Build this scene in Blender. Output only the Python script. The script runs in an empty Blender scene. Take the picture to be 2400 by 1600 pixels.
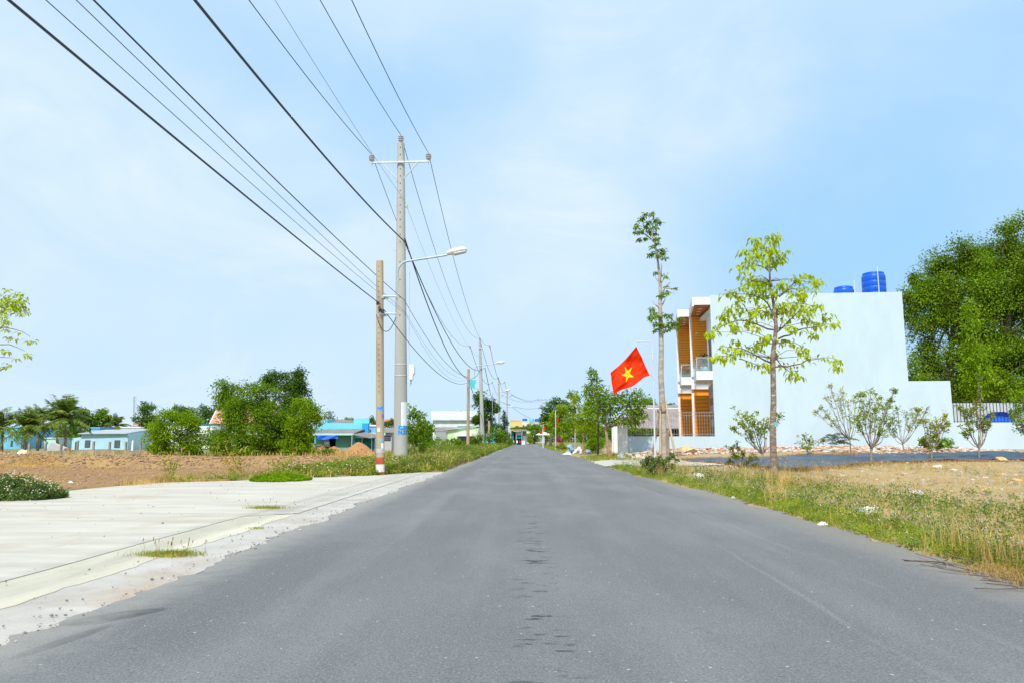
import bpy, math, random
import numpy as np
from mathutils import Vector, Matrix

# ------------------------------------------------------------------ camera, sky, sun, exposure
SC = bpy.context.scene
COL = SC.collection
F, CX, CY, HZ, VPX, H = 1700.0, 1200.0, 800.0, 1030.0, 1231.0, 1.1
PITCH = math.atan((HZ - CY) / F)
YAW = math.atan((VPX - CX) / F * math.cos(PITCH))
cd = bpy.data.cameras.new('camera')
cam = bpy.data.objects.new('camera', cd); COL.objects.link(cam)
cd.sensor_width = 36.0; cd.lens = 36.0 * F / 2400.0
cd.clip_start = 0.05; cd.clip_end = 5000
cam.location = (0, 0, H)
cam.rotation_euler = (math.pi / 2 + PITCH, 0, YAW)
SC.camera = cam

TOSUN = Vector((-0.15, -0.62, 0.77)).normalized()
EL = math.asin(TOSUN.z); AZ = math.atan2(TOSUN.x, TOSUN.y)
sl = bpy.data.lights.new('sun', 'SUN'); sl.energy = 4.3; sl.angle = math.radians(2.4); sl.color = (1.0, 0.95, 0.87)
so = bpy.data.objects.new('sun', sl); COL.objects.link(so)
so.rotation_euler = TOSUN.to_track_quat('Z', 'Y').to_euler(); so.location = (0, 0, 60)

W = bpy.data.worlds.new('World'); SC.world = W; W.use_nodes = True
def sky_nodes():
    nt = W.node_tree; N = nt.nodes; L = nt.links; N.clear()
    out = N.new('ShaderNodeOutputWorld'); bg = N.new('ShaderNodeBackground')
    sky = N.new('ShaderNodeTexSky'); sky.sky_type = 'NISHITA'; sky.sun_disc = False
    sky.sun_elevation = EL; sky.sun_rotation = AZ
    sky.air_density = 1.0; sky.dust_density = 0.6; sky.ozone_density = 2.0; sky.altitude = 0
    tc = N.new('ShaderNodeTexCoord')
    # thin high haze that whitens the whole dome a little, plus wispy cloud
    def noise(scale, det, rough, dist, mscale, loc):
        mp = N.new('ShaderNodeMapping'); mp.inputs['Scale'].default_value = mscale; mp.inputs['Location'].default_value = loc
        L.new(tc.outputs['Generated'], mp.inputs['Vector'])
        n = N.new('ShaderNodeTexNoise'); n.inputs['Scale'].default_value = scale; n.inputs['Detail'].default_value = det
        n.inputs['Roughness'].default_value = rough; n.inputs['Distortion'].default_value = dist
        L.new(mp.outputs[0], n.inputs['Vector']); return n
    def mr(sock, a, b, c, d):
        m = N.new('ShaderNodeMapRange'); m.interpolation_type = 'SMOOTHSTEP'
        m.inputs[1].default_value = a; m.inputs[2].default_value = b; m.inputs[3].default_value = c; m.inputs[4].default_value = d
        L.new(sock, m.inputs[0]); return m.outputs[0]
    n1 = noise(1.1, 5, 0.45, 0.3, (1, 1, 1.5), SKYLOC)
    n2 = noise(3.2, 9, 0.62, 0.9, (1, 0.8, 2.0), (5.2, 1.1, 3.0))
    c1 = mr(n1.outputs[0], 0.25, 0.62, 0.0, 1.0)
    c2 = mr(n2.outputs[0], 0.42, 0.78, 0.0, 0.4)
    add = N.new('ShaderNodeMath'); add.operation = 'MULTIPLY_ADD'; add.use_clamp = True
    mul = N.new('ShaderNodeMath'); mul.operation = 'MULTIPLY'
    L.new(c2, mul.inputs[0]); L.new(c1, mul.inputs[1])
    L.new(c1, add.inputs[0]); add.inputs[1].default_value = 0.76; L.new(mul.outputs[0], add.inputs[2])
    hue = N.new('ShaderNodeMix'); hue.data_type = 'RGBA'; hue.blend_type = 'MIX'
    hue.inputs[0].default_value = SKYHAZE
    L.new(sky.outputs[0], hue.inputs[6]); hue.inputs[7].default_value = HAZECOL
    mix = N.new('ShaderNodeMix'); mix.data_type = 'RGBA'
    L.new(add.outputs[0], mix.inputs[0]); L.new(hue.outputs[2], mix.inputs[6]); mix.inputs[7].default_value = CLOUDCOL
    L.new(mix.outputs[2], bg.inputs[0]); bg.inputs[1].default_value = 0.1
    L.new(bg.outputs[0], out.inputs[0])
SKYLOC = (2.9, 5.1, 1.2); SKYHAZE = 0.88
HAZECOL = (4.0, 7.3, 10.9, 1); CLOUDCOL = (7.75, 9.15, 10.9, 1)
sky_nodes()
V = SC.view_settings
V.view_transform = 'Standard'; V.look = 'None'; V.exposure = 0.0; V.gamma = 1.0; V.use_curve_mapping = False
SC.render.film_transparent = False
SC.cycles.max_bounces = 6; SC.cycles.diffuse_bounces = 3; SC.cycles.transparent_max_bounces = 12

# ------------------------------------------------------------------ helpers
RNG = np.random.default_rng(7)
_M3 = np.array(Matrix.Rotation(YAW, 3, 'Z') @ Matrix.Rotation(math.pi / 2 + PITCH, 3, 'X'))
def ray(px, py):
    return _M3 @ np.array([(px - CX) / F, -(py - CY) / F, -1.0])
def At(px, py, Y):
    d = ray(px, py); t = Y / d[1]; return np.array([d[0] * t, Y, H + d[2] * t])
def G(px, py, z=0.0):
    d = ray(px, py); t = (z - H) / d[2]; return np.array([d[0] * t, d[1] * t, z])
def proj(P):
    q = _M3.T @ (np.asarray(P, float) - np.array([0, 0, H])); return CX + F * q[0] / -q[2], CY - F * q[1] / -q[2]
def mpp(Y): return Y * 1.0 / F                                   # metres per photo pixel at distance Y
def sm(a, b, x):
    t = np.clip((np.asarray(x, float) - a) / (b - a), 0, 1); return t * t * (3 - 2 * t)
_ns = np.random.default_rng(3)
_nk = [( _ns.uniform(-1, 1, 2) * 2 ** k, _ns.uniform(0, 6.28), 0.6 ** k) for k in np.repeat(np.arange(-2.0, 3.0), 4)]
def wob(x, y, s=1.0):
    r = 0
    for k, ph, a in _nk: r = r + a * np.sin((k[0] * x + k[1] * y) * s + ph)
    return r / 6.0

OFF = {}; SHEAR = {}
class B:
    def __init__(s): s.v = []; s.f = []; s.m = []; s.n = 0
    def add(s, Vv, Fs, m=0):
        Vv = np.asarray(Vv, float).reshape(-1, 3)
        s.v.append(Vv)
        if isinstance(Fs, np.ndarray): Fs = [Fs]
        else:
            d = {}
            for f in Fs: d.setdefault(len(f), []).append(f)
            Fs = [np.array(x) for x in d.values()]
        for a in Fs:
            if len(a): s.f.append(a + s.n); s.m.append(np.full(len(a), m))
        s.n += len(Vv); return s
    def box(s, c, d, rz=0.0, m=0, top=1.0):
        c = np.asarray(c, float); hx, hy, hz = np.asarray(d, float) / 2
        P = np.array([[-hx, -hy, -hz], [hx, -hy, -hz], [hx, hy, -hz], [-hx, hy, -hz], [-hx * top, -hy * top, hz], [hx * top, -hy * top, hz], [hx * top, hy * top, hz], [-hx * top, hy * top, hz]])
        if rz: ca, sa = math.cos(rz), math.sin(rz); P = np.c_[P[:, 0] * ca - P[:, 1] * sa, P[:, 0] * sa + P[:, 1] * ca, P[:, 2]]
        return s.add(P + c, np.array([[3, 2, 1, 0], [4, 5, 6, 7], [0, 1, 5, 4], [1, 2, 6, 5], [2, 3, 7, 6], [3, 0, 4, 7]]), m)
    def bx(s, x0, x1, y0, y1, z0, z1, m=0): return s.box(((x0 + x1) / 2, (y0 + y1) / 2, (z0 + z1) / 2), (abs(x1 - x0), abs(y1 - y0), abs(z1 - z0)), 0, m)
    def tube(s, path, r, seg=8, m=0, cap=True):
        P = np.asarray(path, float); n = len(P); r = np.broadcast_to(np.asarray(r, float), (n,))
        T = np.gradient(P, axis=0); T /= np.linalg.norm(T, axis=1)[:, None] + 1e-9
        ref = np.array([0.0, 0, 1]) if abs(T[:, 2]).mean() < 0.8 else np.array([1.0, 0, 0])
        A = np.cross(T, ref); A /= np.linalg.norm(A, axis=1)[:, None] + 1e-9; Bv = np.cross(T, A)
        th = np.linspace(0, 2 * math.pi, seg, endpoint=False)
        R = P[:, None] + r[:, None, None] * (np.cos(th)[None, :, None] * A[:, None] + np.sin(th)[None, :, None] * Bv[:, None])
        i, j = np.meshgrid(np.arange(n - 1), np.arange(seg), indexing='ij'); j2 = (j + 1) % seg
        Q = np.stack([i * seg + j, i * seg + j2, (i + 1) * seg + j2, (i + 1) * seg + j], -1).reshape(-1, 4)
        fs = [Q]
        s.add(R.reshape(-1, 3), fs[0], m)
        if cap:
            s.add(R[0], [list(range(seg))], m); s.add(R[-1], [list(range(seg))[::-1]], m)
        return s
    def lathe(s, prof, c=(0, 0, 0), seg=16, m=0):
        prof = np.asarray(prof, float); th = np.linspace(0, 2 * math.pi, seg, endpoint=False); n = len(prof)
        P = np.stack([prof[:, :1] * np.cos(th), prof[:, :1] * np.sin(th), np.repeat(prof[:, 1:2], seg, 1)], -1) + np.asarray(c, float)
        i, j = np.meshgrid(np.arange(n - 1), np.arange(seg), indexing='ij'); j2 = (j + 1) % seg
        return s.add(P.reshape(-1, 3), np.stack([i * seg + j, i * seg + j2, (i + 1) * seg + j2, (i + 1) * seg + j], -1).reshape(-1, 4), m)
    def grid(s, P, m=0):                                          # P (a,b,3)
        a, b = P.shape[:2]; i, j = np.meshgrid(np.arange(a - 1), np.arange(b - 1), indexing='ij')
        return s.add(P.reshape(-1, 3), np.stack([i * b + j, (i + 1) * b + j, (i + 1) * b + j + 1, i * b + j + 1], -1).reshape(-1, 4), m)
    def prism(s, poly, off, m=0):                                 # planar polygon extruded by off
        P = np.asarray(poly, float); n = len(P); Q = P + np.asarray(off, float)
        fs = [list(range(n)), list(range(2 * n - 1, n - 1, -1))] + [[i, i + n, (i + 1) % n + n, (i + 1) % n] for i in range(n)]
        return s.add(np.r_[P, Q], fs, m)
    def stone(s, c, r, rg, m=0, flat=0.7):
        t = (1 + 5 ** .5) / 2
        P = np.array([[-1, t, 0], [1, t, 0], [-1, -t, 0], [1, -t, 0], [0, -1, t], [0, 1, t], [0, -1, -t], [0, 1, -t], [t, 0, -1], [t, 0, 1], [-t, 0, -1], [-t, 0, 1]]) / 1.9
        P = P * rg.uniform(.6, 1.25, (12, 1)) * np.array([rg.uniform(.8, 1.3), rg.uniform(.7, 1.1), flat]) * r
        a = rg.uniform(0, 6.28); P = np.c_[P[:, 0] * math.cos(a) - P[:, 1] * math.sin(a), P[:, 0] * math.sin(a) + P[:, 1] * math.cos(a), P[:, 2]]
        return s.add(P + np.asarray(c, float), ICO, m)
    def build(s, name, mats, parent=None, smooth=False, kind=None, off=None):
        me = bpy.data.meshes.new(name)
        Vv = np.concatenate(s.v) if s.v else np.zeros((0, 3))
        if off is None: off = OFF.get(parent.name, np.zeros(3)) if parent else np.zeros(3)
        Vv = (Vv - off).astype(np.float32)
        if parent: 
            sh = SHEAR.get((parent.parent or parent).name if parent.name not in SHEAR else parent.name, 0.0); Vv[:, 0] += sh * Vv[:, 1]
        me.vertices.add(len(Vv)); me.vertices.foreach_set('co', Vv.ravel())
        lv = np.concatenate([a.ravel() for a in s.f]).astype(np.int32)
        ls = np.concatenate([np.full(len(a), a.shape[1]) for a in s.f]).astype(np.int32)
        me.loops.add(len(lv)); me.loops.foreach_set('vertex_index', lv)
        me.polygons.add(len(ls)); me.polygons.foreach_set('loop_start', np.r_[0, np.cumsum(ls)[:-1]].astype(np.int32))
        me.polygons.foreach_set('loop_total', ls)
        me.polygons.foreach_set('material_index', np.concatenate(s.m).astype(np.int32))
        me.polygons.foreach_set('use_smooth', np.full(len(ls), bool(smooth)))
        for mm in (mats if isinstance(mats, (list, tuple)) else [mats]): me.materials.append(mm)
        me.update(calc_edges=True); me.validate()
        return link(name, me, parent, off, kind)
ICO = np.array([[0, 11, 5], [0, 5, 1], [0, 1, 7], [0, 7, 10], [0, 10, 11], [1, 5, 9], [5, 11, 4], [11, 10, 2], [10, 7, 6], [7, 1, 8], [3, 9, 4], [3, 4, 2], [3, 2, 6], [3, 6, 8], [3, 8, 9], [4, 9, 5], [2, 4, 11], [6, 2, 10], [8, 6, 7], [9, 8, 1]])
def link(name, me, parent=None, off=None, kind=None):
    o = bpy.data.objects.new(name, me); COL.objects.link(o)
    if parent: o.parent = parent
    OFF[o.name] = np.zeros(3) if off is None else off
    if kind: o['kind'] = kind
    return o
def thing(name, label, cat, loc=(0, 0, 0), group=None, rz=0.0, local=False):
    o = bpy.data.objects.new(name, None); COL.objects.link(o); o.empty_display_size = 0.2
    o.location = [float(v) for v in loc]; o.rotation_euler = (0, 0, rz)
    OFF[o.name] = np.zeros(3) if local else np.asarray(loc, float)
    return tag(o, label, cat, group)
def tag(o, label, cat=None, group=None, kind=None):
    o['label'] = label
    if cat: o['category'] = cat
    if group: o['group'] = group
    if kind: o['kind'] = kind
    return o
def solo(b, name, mats, label, cat, loc=None, group=None, smooth=False):
    Vv = np.concatenate(b.v)
    if loc is None: loc = np.array([Vv[:, 0].mean(), Vv[:, 1].mean(), Vv[:, 2].min()])
    loc = np.asarray(loc, float)
    o = b.build(name, mats, None, smooth, off=loc); o.location = [float(v) for v in loc]
    return tag(o, label, cat, group)
def copy_tree(o, parent=None):
    c = o.copy(); COL.objects.link(c)
    if parent: c.parent = parent
    OFF[c.name] = OFF.get(o.name, np.zeros(3))
    for ch in o.children: copy_tree(ch, c)
    return c

# ------------------------------------------------------------------ materials
def nodes(name):
    m = bpy.data.materials.new(name); m.use_nodes = True; nt = m.node_tree; nt.nodes.clear()
    out = nt.nodes.new('ShaderNodeOutputMaterial'); return m, nt, nt.nodes, nt.links, out
def rgba(c): return (c[0], c[1], c[2], 1.0)
class NT:
    def __init__(s, name):
        s.m, s.nt, s.N, s.L, s.out = nodes(name); s._tc = None
    def new(s, t): return s.N.new('ShaderNode' + t)
    def pos(s, obj=False):
        if s._tc is None: s._tc = s.new('TexCoord'); s._g = s.new('NewGeometry')
        return s._tc.outputs['Object'] if obj else s._g.outputs['Position']
    def noise(s, scale, det=4, rough=.55, ms=(1, 1, 1), obj=False, dist=0.0, vec=None, col=False):
        mp = s.new('Mapping'); mp.inputs['Scale'].default_value = ms
        s.L.new(vec if vec is not None else s.pos(obj), mp.inputs['Vector'])
        n = s.new('TexNoise'); n.inputs['Scale'].default_value = scale; n.inputs['Detail'].default_value = det
        n.inputs['Roughness'].default_value = rough; n.inputs['Distortion'].default_value = dist
        s.L.new(mp.outputs[0], n.inputs['Vector']); return n.outputs[1 if col else 0]
    def vor(s, scale, ms=(1, 1, 1), feat='F1', out='Distance', obj=False, rnd=1.0):
        mp = s.new('Mapping'); mp.inputs['Scale'].default_value = ms; s.L.new(s.pos(obj), mp.inputs['Vector'])
        n = s.new('TexVoronoi'); n.feature = feat; n.inputs['Scale'].default_value = scale; n.inputs['Randomness'].default_value = rnd
        s.L.new(mp.outputs[0], n.inputs['Vector']); return n.outputs[out]
    def mr(s, x, a, b, c=0.0, d=1.0, smooth=True):
        m = s.new('MapRange'); m.interpolation_type = 'SMOOTHSTEP' if smooth else 'LINEAR'
        for k, v in zip((1, 2, 3, 4), (a, b, c, d)): m.inputs[k].default_value = v
        s.L.new(x, m.inputs[0]); return m.outputs[0]
    def math(s, op, a, b=None, c=None, clamp=False):
        m = s.new('Math'); m.operation = op; m.use_clamp = clamp
        for k, v in enumerate((a, b, c)):
            if v is None: continue
            if isinstance(v, (int, float)): m.inputs[k].default_value = v
            else: s.L.new(v, m.inputs[k])
        return m.outputs[0]
    def mix(s, f, a, b, blend='MIX'):
        m = s.new('Mix'); m.data_type = 'RGBA'; m.blend_type = blend
        if isinstance(f, (int, float)): m.inputs[0].default_value = f
        else: s.L.new(f, m.inputs[0])
        for k, v in ((6, a), (7, b)):
            if isinstance(v, tuple): m.inputs[k].default_value = rgba(v)
            else: s.L.new(v, m.inputs[k])
        return m.outputs[2]
    def xyz(s, obj=False):
        x = s.new('SeparateXYZ'); s.L.new(s.pos(obj), x.inputs[0]); return x.outputs
    def rand(s):
        g = s.new('NewGeometry'); return g.outputs['Random Per Island']
    def bsdf(s, col, rough=.8, spec=.3, metal=0.0, bump=None, bs=.3, bd=.02, **kw):
        p = s.new('BsdfPrincipled')
        if isinstance(col, tuple): p.inputs['Base Color'].default_value = rgba(col)
        else: s.L.new(col, p.inputs['Base Color'])
        if isinstance(rough, (int, float)): p.inputs['Roughness'].default_value = rough
        else: s.L.new(rough, p.inputs['Roughness'])
        p.inputs['Specular IOR Level'].default_value = spec; p.inputs['Metallic'].default_value = metal
        for k, v in kw.items(): p.inputs[k.replace('_', ' ')].default_value = v
        if bump is not None:
            b = s.new('Bump'); b.inputs['Strength'].default_value = bs; b.inputs['Distance'].default_value = bd
            s.L.new(bump, b.inputs['Height']); s.L.new(b.outputs[0], p.inputs['Normal'])
        s.L.new(p.outputs[0], s.out.inputs[0]); return s.m
def plain(name, c, var=.18, scale=3.0, rough=.8, spec=.3, metal=0.0, bump=0.0, fine=40.0, ms=(1, 1, 1), dirt=None, dirtamt=.5, obj=True):
    t = NT(name)
    n = t.noise(scale, 5, .6, ms, obj)
    col = t.mix(t.mr(n, .3, .7), tuple(x * (1 - var) for x in c), tuple(min(1, x * (1 + var)) for x in c))
    if dirt: col = t.mix(t.mr(t.noise(scale * .6, 7, .7, ms, obj, 1.0), .5, .72, 0, dirtamt), col, dirt)
    f = t.noise(fine, 3, .6, ms, obj)
    return t.bsdf(col, rough, spec, metal, f if bump else None, bump, .01)
def leafmat(name, c1, c2, c3=None, tr=.35, cl=1.2, gloss=.08, var=.3):
    gloss = min(gloss, .1)
    t = NT(name)
    r = t.rand()
    col = t.mix(t.mr(r, 0, 1, 0, 1, False), c1, c2)
    if c3: col = t.mix(t.mr(r, .86, .9), col, c3)
    n = t.noise(cl, 3, .5, (1, 1, 1), True)
    hv = t.new('HueSaturation'); t.L.new(col, hv.inputs['Color'])
    t.L.new(t.mr(n, .3, .7, 1 - var, 1 + var), hv.inputs['Value']); col = hv.outputs[0]
    d = t.new('BsdfPrincipled'); t.L.new(col, d.inputs['Base Color']); d.inputs['Roughness'].default_value = .5; d.inputs['Specular IOR Level'].default_value = gloss
    ts = t.new('BsdfTranslucent')
    hs = t.new('HueSaturation'); hs.inputs['Saturation'].default_value = 1.1; hs.inputs['Value'].default_value = 1.25; hs.inputs['Hue'].default_value = .49
    t.L.new(col, hs.inputs['Color']); t.L.new(hs.outputs[0], ts.inputs['Color'])
    mx = t.new('MixShader'); mx.inputs[0].default_value = tr
    t.L.new(d.outputs[0], mx.inputs[1]); t.L.new(ts.outputs[0], mx.inputs[2]); t.L.new(mx.outputs[0], t.out.inputs[0])
    return t.m
def islandmat(name, cols, rough=.85, bump=.4, fine=25.0):
    t = NT(name); r = t.rand(); col = cols[0]
    for k, c in enumerate(cols[1:], 1):
        col = t.mix(t.mr(r, k / len(cols) - .001, k / len(cols) + .001), col, c)
    n = t.noise(fine, 4, .6)
    col = t.mix(t.mr(n, .3, .75, 0, .35), col, (.25, .2, .14))
    return t.bsdf(col, rough, .2, 0, n, bump, .02)

# ------------------------------------------------------------------ leaf and grass geometry
def unit(a): return a / (np.linalg.norm(a, axis=-1, keepdims=True) + 1e-9)
def leaves(b, P, D, L, Wd, rg, fold=.25, m=0):
    n = len(P); D = unit(D); L = np.broadcast_to(L, (n,))[:, None]; Wd = np.broadcast_to(Wd, (n,))[:, None]
    S = unit(np.cross(D, rg.normal(size=(n, 3)) * .6 + np.array([0, 0, 1.0]))); Nn = np.cross(S, D)
    mid = P + D * L * .45
    Vv = np.stack([P, mid + S * Wd / 2 + Nn * fold * Wd, P + D * L - Nn * .12 * L, mid - S * Wd / 2 + Nn * fold * Wd], 1)
    k = np.arange(n)[:, None] * 4
    b.add(Vv.reshape(-1, 3), k + np.array([[0, 1, 2, 3]]), m)
def bentleaves(b, P, D, L, Wd, rg, droop=.5, m=0):
    n = len(P); D = unit(D); L = np.broadcast_to(L, (n,))[:, None]; Wd = np.broadcast_to(Wd, (n,))[:, None]
    S = unit(np.cross(D, rg.normal(size=(n, 3)) * .45 + np.array([0, 0, 1.0]))); Nn = np.cross(S, D)
    D2 = unit(D + np.array([0, 0, -droop])); D3 = unit(D2 + np.array([0, 0, -droop]))
    a = P + D * L * .35; c = a + D2 * L * .35; t = c + D3 * L * .33
    Vv = np.stack([P, a + S * Wd * .45 + Nn * .12 * Wd, a - S * Wd * .45 + Nn * .12 * Wd, c + S * Wd * .42 + Nn * .1 * Wd, c - S * Wd * .42 + Nn * .1 * Wd, t], 1)
    k = np.arange(n)[:, None] * 6
    b.add(Vv.reshape(-1, 3), k + np.array([[1, 3, 4, 2]]), m)
    nb = b.n - n * 6
    b.f.append(nb + k + np.array([[0, 1, 2]])); b.m.append(np.full(n, m))
    b.f.append(nb + k + np.array([[3, 5, 4]])); b.m.append(np.full(n, m))
def blades(b, P, h, w, rg, lean=.45, m=0):
    n = len(P); h = np.broadcast_to(h, (n,))[:, None]; w = np.broadcast_to(w, (n,))[:, None]
    a = rg.uniform(0, 2 * math.pi, n); S = np.c_[np.cos(a), np.sin(a), np.zeros(n)] * w / 2
    a2 = rg.uniform(0, 2 * math.pi, n); ln = rg.uniform(.1, 1, (n, 1)) * lean
    Ld = np.c_[np.cos(a2), np.sin(a2), np.zeros(n)] * ln * h
    up = np.array([0, 0, 1.0])
    mid = P + up * h * .55 + Ld * .3; tip = P + up * h * (1 - .3 * ln) + Ld
    Vv = np.stack([P - S, P + S, mid + S * .7, mid - S * .7, tip], 1); k = np.arange(n)[:, None] * 5
    b.add(Vv.reshape(-1, 3), k + np.array([[0, 1, 2, 3]]), m)
    b.f.append(b.n - n * 5 + k + np.array([[3, 2, 4]])); b.m.append(np.full(n, m))
def weeds(b, P, h, nl, L, rg, spread=.6, m=0, up=.35, stem=None):
    n = len(P); h = np.broadcast_to(h, (n,)); i = np.repeat(np.arange(n), nl); N = len(i)
    t = rg.uniform(.05, 1, N) ** .8; a = rg.uniform(0, 6.283, N); rad = spread * h[i] * np.sqrt(rg.uniform(0, 1, N)) * (.35 + .65 * t)
    pos = P[i] + np.c_[np.cos(a) * rad, np.sin(a) * rad, h[i] * t]
    D = np.c_[np.cos(a), np.sin(a), up + rg.normal(0, .5, N)] + rg.normal(0, .4, (N, 3))
    ll = L * rg.uniform(.6, 1.4, N); leaves(b, pos, D, ll, ll * .42, rg, .2, m)
def limb(b, pts, r0, r1, seg=6, m=0, wig=0.0, rg=None, n=8):
    P = np.asarray(pts, float); d = np.r_[0, np.cumsum(np.linalg.norm(np.diff(P, axis=0), axis=1))]
    t = np.linspace(0, d[-1], max(n, len(P))); Q = np.stack([np.interp(t, d, P[:, k]) for k in range(3)], 1)
    if len(Q) > 4:                                                 # soften the corners
        R = Q.copy(); R[1:-1] = (Q[:-2] + 2 * Q[1:-1] + Q[2:]) / 4; Q = R
    if wig and rg is not None: Q[1:-1] += rg.normal(0, wig, (len(Q) - 2, 3))
    b.tube(Q, np.linspace(r0, r1, len(Q)), seg, m); return Q
# ------------------------------------------------------------------ material library
def mk_road():
    t = NT('asphalt'); x, y, z = t.xyz()
    n1 = t.noise(1.3, 6, .6, (1, .12, 1)); n2 = t.noise(.5, 5, .6, (1, .5, 1)); gr = t.noise(75, 3, .75); gr2 = t.noise(24, 4, .8)
    col = t.mix(t.mr(n1, .3, .72), ROADA, ROADB)
    col = t.mix(t.mr(n2, .42, .66, 0, .5), col, tuple(c * 1.32 for c in ROADB))
    # worn pale wheel lines and dark lane centres, running along the road
    wv = t.noise(2.1, 4, .5, (1, .03, 1)); col = t.mix(t.mr(wv, .55, .75, 0, .3), col, (.25, .25, .255))
    col = t.mix(t.mr(wv, .45, .25, 0, .2), col, (.095, .095, .1))
    for x0, w, k in ((2.62, .05, .5), (1.95, .035, .4), (-1.55, .22, .35), (.95, .3, .25), (2.25, .3, .25)):
        xx = t.math('ABSOLUTE', t.math('SUBTRACT', t.math('ADD', x, t.math('MULTIPLY_ADD', t.noise(.25, 2, .5), .5, -.25)), x0))
        col = t.mix(t.math('MULTIPLY', t.mr(xx, w, w * .3, 0, k), t.mr(t.noise(1.1, 4, .6, (1, .25, 1)), .4, .62)), col, (.27, .27, .265))
    # aggregate
    col = t.mix(t.mr(gr, .5, .7, 0, .7), col, (.36, .34, .3))
    col = t.mix(t.mr(gr, .47, .31, 0, .65), col, (.05, .052, .056))
    col = t.mix(t.mr(gr2, .55, .75, 0, .6), col, (.3, .29, .265)); col = t.mix(t.mr(gr2, .42, .28, 0, .45), col, (.07, .072, .075))
    v = t.vor(9, out='Distance'); vc = t.mr(v, .10, .06)
    vr = t.mr(t.noise(9, 0, .5), .55, .6); col = t.mix(t.math('MULTIPLY', vc, vr), col, (.5, .47, .4))
    # old dark scuffs strung along the crown of the road
    sc = t.noise(6.5, 4, .6, (.8, 2.2, 1)); wn = t.noise(.35, 2, .5)
    cx = t.math('SUBTRACT', x, t.math('MULTIPLY_ADD', wn, .5, -.17)); ax = t.math('ABSOLUTE', cx)
    mask = t.math('MULTIPLY', t.mr(ax, .27, .05), t.mr(y, 15, 9)); mask = t.math('MULTIPLY', mask, t.mr(sc, .53, .61)); mask = t.math('MULTIPLY', mask, t.mr(t.noise(2.3, 3, .6), .46, .56))
    col = t.mix(t.math('MULTIPLY', mask, .9), col, (.045, .05, .06))
    # the oily stain by the left edge
    dn = t.noise(4.5, 7, .68, (1, 1, 1))
    def ell(cx, cy, ax, ay, rot, k):
        dx = t.math('SUBTRACT', x, cx); dy = t.math('SUBTRACT', y, cy); c, s = math.cos(rot), math.sin(rot)
        u = t.math('DIVIDE', t.math('ADD', t.math('MULTIPLY', dx, c), t.math('MULTIPLY', dy, s)), ax)
        w = t.math('DIVIDE', t.math('SUBTRACT', t.math('MULTIPLY', dy, c), t.math('MULTIPLY', dx, s)), ay)
        d = t.math('SQRT', t.math('ADD', t.math('MULTIPLY', u, u), t.math('MULTIPLY', w, w)))
        return t.mr(t.math('ADD', d, t.math('MULTIPLY_ADD', dn, 1.5, -.75)), 1.08, .72, 0, k)
    a = G(225, 1453); c = G(215, 1505)
    col = t.mix(ell(a[0] + .06, a[1] + .03, .36, .125, .82, .85), col, (.035, .042, .052))
    col = t.mix(ell(-2.52, 4.12, .36, .06, 1.4, .6), col, (.045, .05, .06))
    # pale dust creeping in from the concrete side and sand on the right edge
    col = t.mix(t.math('MULTIPLY', t.mr(t.math('ADD', x, t.math('MULTIPLY', dn, .7)), -1.85, -2.55), .7), col, (.36, .34, .3))
    col = t.mix(t.math('MULTIPLY', t.mr(t.math('SUBTRACT', x, t.math('MULTIPLY', dn, .6)), 2.8, 3.4), .55), col, (.3, .27, .22))
    return t.bsdf(col, .85, .25, 0, gr, .8, .012)
ROADA, ROADB = (.148, .151, .15), (.178, .181, .179)
def mk_concrete(name, c, streak=(.25, 2.2, 1), sand=(.5, .4, .27), amt=.5, dark=.35):
    t = NT(name)
    n = t.noise(1.6, 7, .65, streak); n2 = t.noise(.6, 7, .68, (1, 1, 1), dist=.6); gr = t.noise(45, 4, .8)
    col = t.mix(t.mr(n, .3, .7), tuple(x * .88 for x in c), tuple(x * 1.12 for x in c))
    col = t.mix(t.mr(n2, .5, .68, 0, amt), col, sand)
    col = t.mix(t.mr(t.noise(2.2, 8, .75, streak, dist=1.5), .58, .72, 0, dark), col, tuple(x * .55 for x in c))
    col = t.mix(t.mr(gr, .55, .75, 0, .45), col, (.27, .24, .2))
    v = t.vor(3.2); col = t.mix(t.math('MULTIPLY', t.mr(v, .07, .03), t.mr(t.noise(2.1, 1), .5, .55)), col, (.12, .1, .08))
    return t.bsdf(col, .9, .2, 0, gr, .4, .008)
def mk_soil(name, a, b, c, sc=1.0, bump=.7):
    t = NT(name)
    n = t.noise(.6 * sc, 7, .65); n2 = t.noise(3.5 * sc, 6, .7, dist=.8); n3 = t.noise(22 * sc, 4, .7)
    col = t.mix(t.mr(n, .35, .68), a, b); col = t.mix(t.mr(n2, .48, .7, 0, .75), col, c)
    col = t.mix(t.mr(n3, .35, .7, 0, .45), col, tuple(x * .5 for x in b))
    return t.bsdf(col, .95, .1, 0, t.math('ADD', n2, t.math('MULTIPLY', n3, .5)), bump, .05)
M = {}
M['road'] = mk_road()
M['apron'] = mk_concrete('pale_concrete', (.525, .49, .412), (.3, 1.6, 1), (.45, .37, .26), .7, .55)
M['strip'] = mk_concrete('yellow_concrete', (.575, .53, .405), (1.5, .3, 1), (.52, .44, .3), .5, .35)
M['shoulder'] = mk_concrete('gravelly_concrete', (.49, .46, .405), (1, 1, 1), (.42, .33, .24), .8, .75)
M['path'] = mk_concrete('path_concrete', (.5, .48, .42))
M['field'] = mk_soil('ploughed_soil', (.41, .25, .115), (.33, .195, .085), (.27, .16, .07), 1.0, .9)
M['bank'] = mk_soil('bank_soil', (.46, .29, .12), (.32, .2, .11), (.54, .34, .1), 1.0, .9)
M['verge'] = mk_soil('verge_soil', (.3, .23, .11), (.2, .19, .07), (.38, .29, .15), 1.2)
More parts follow.
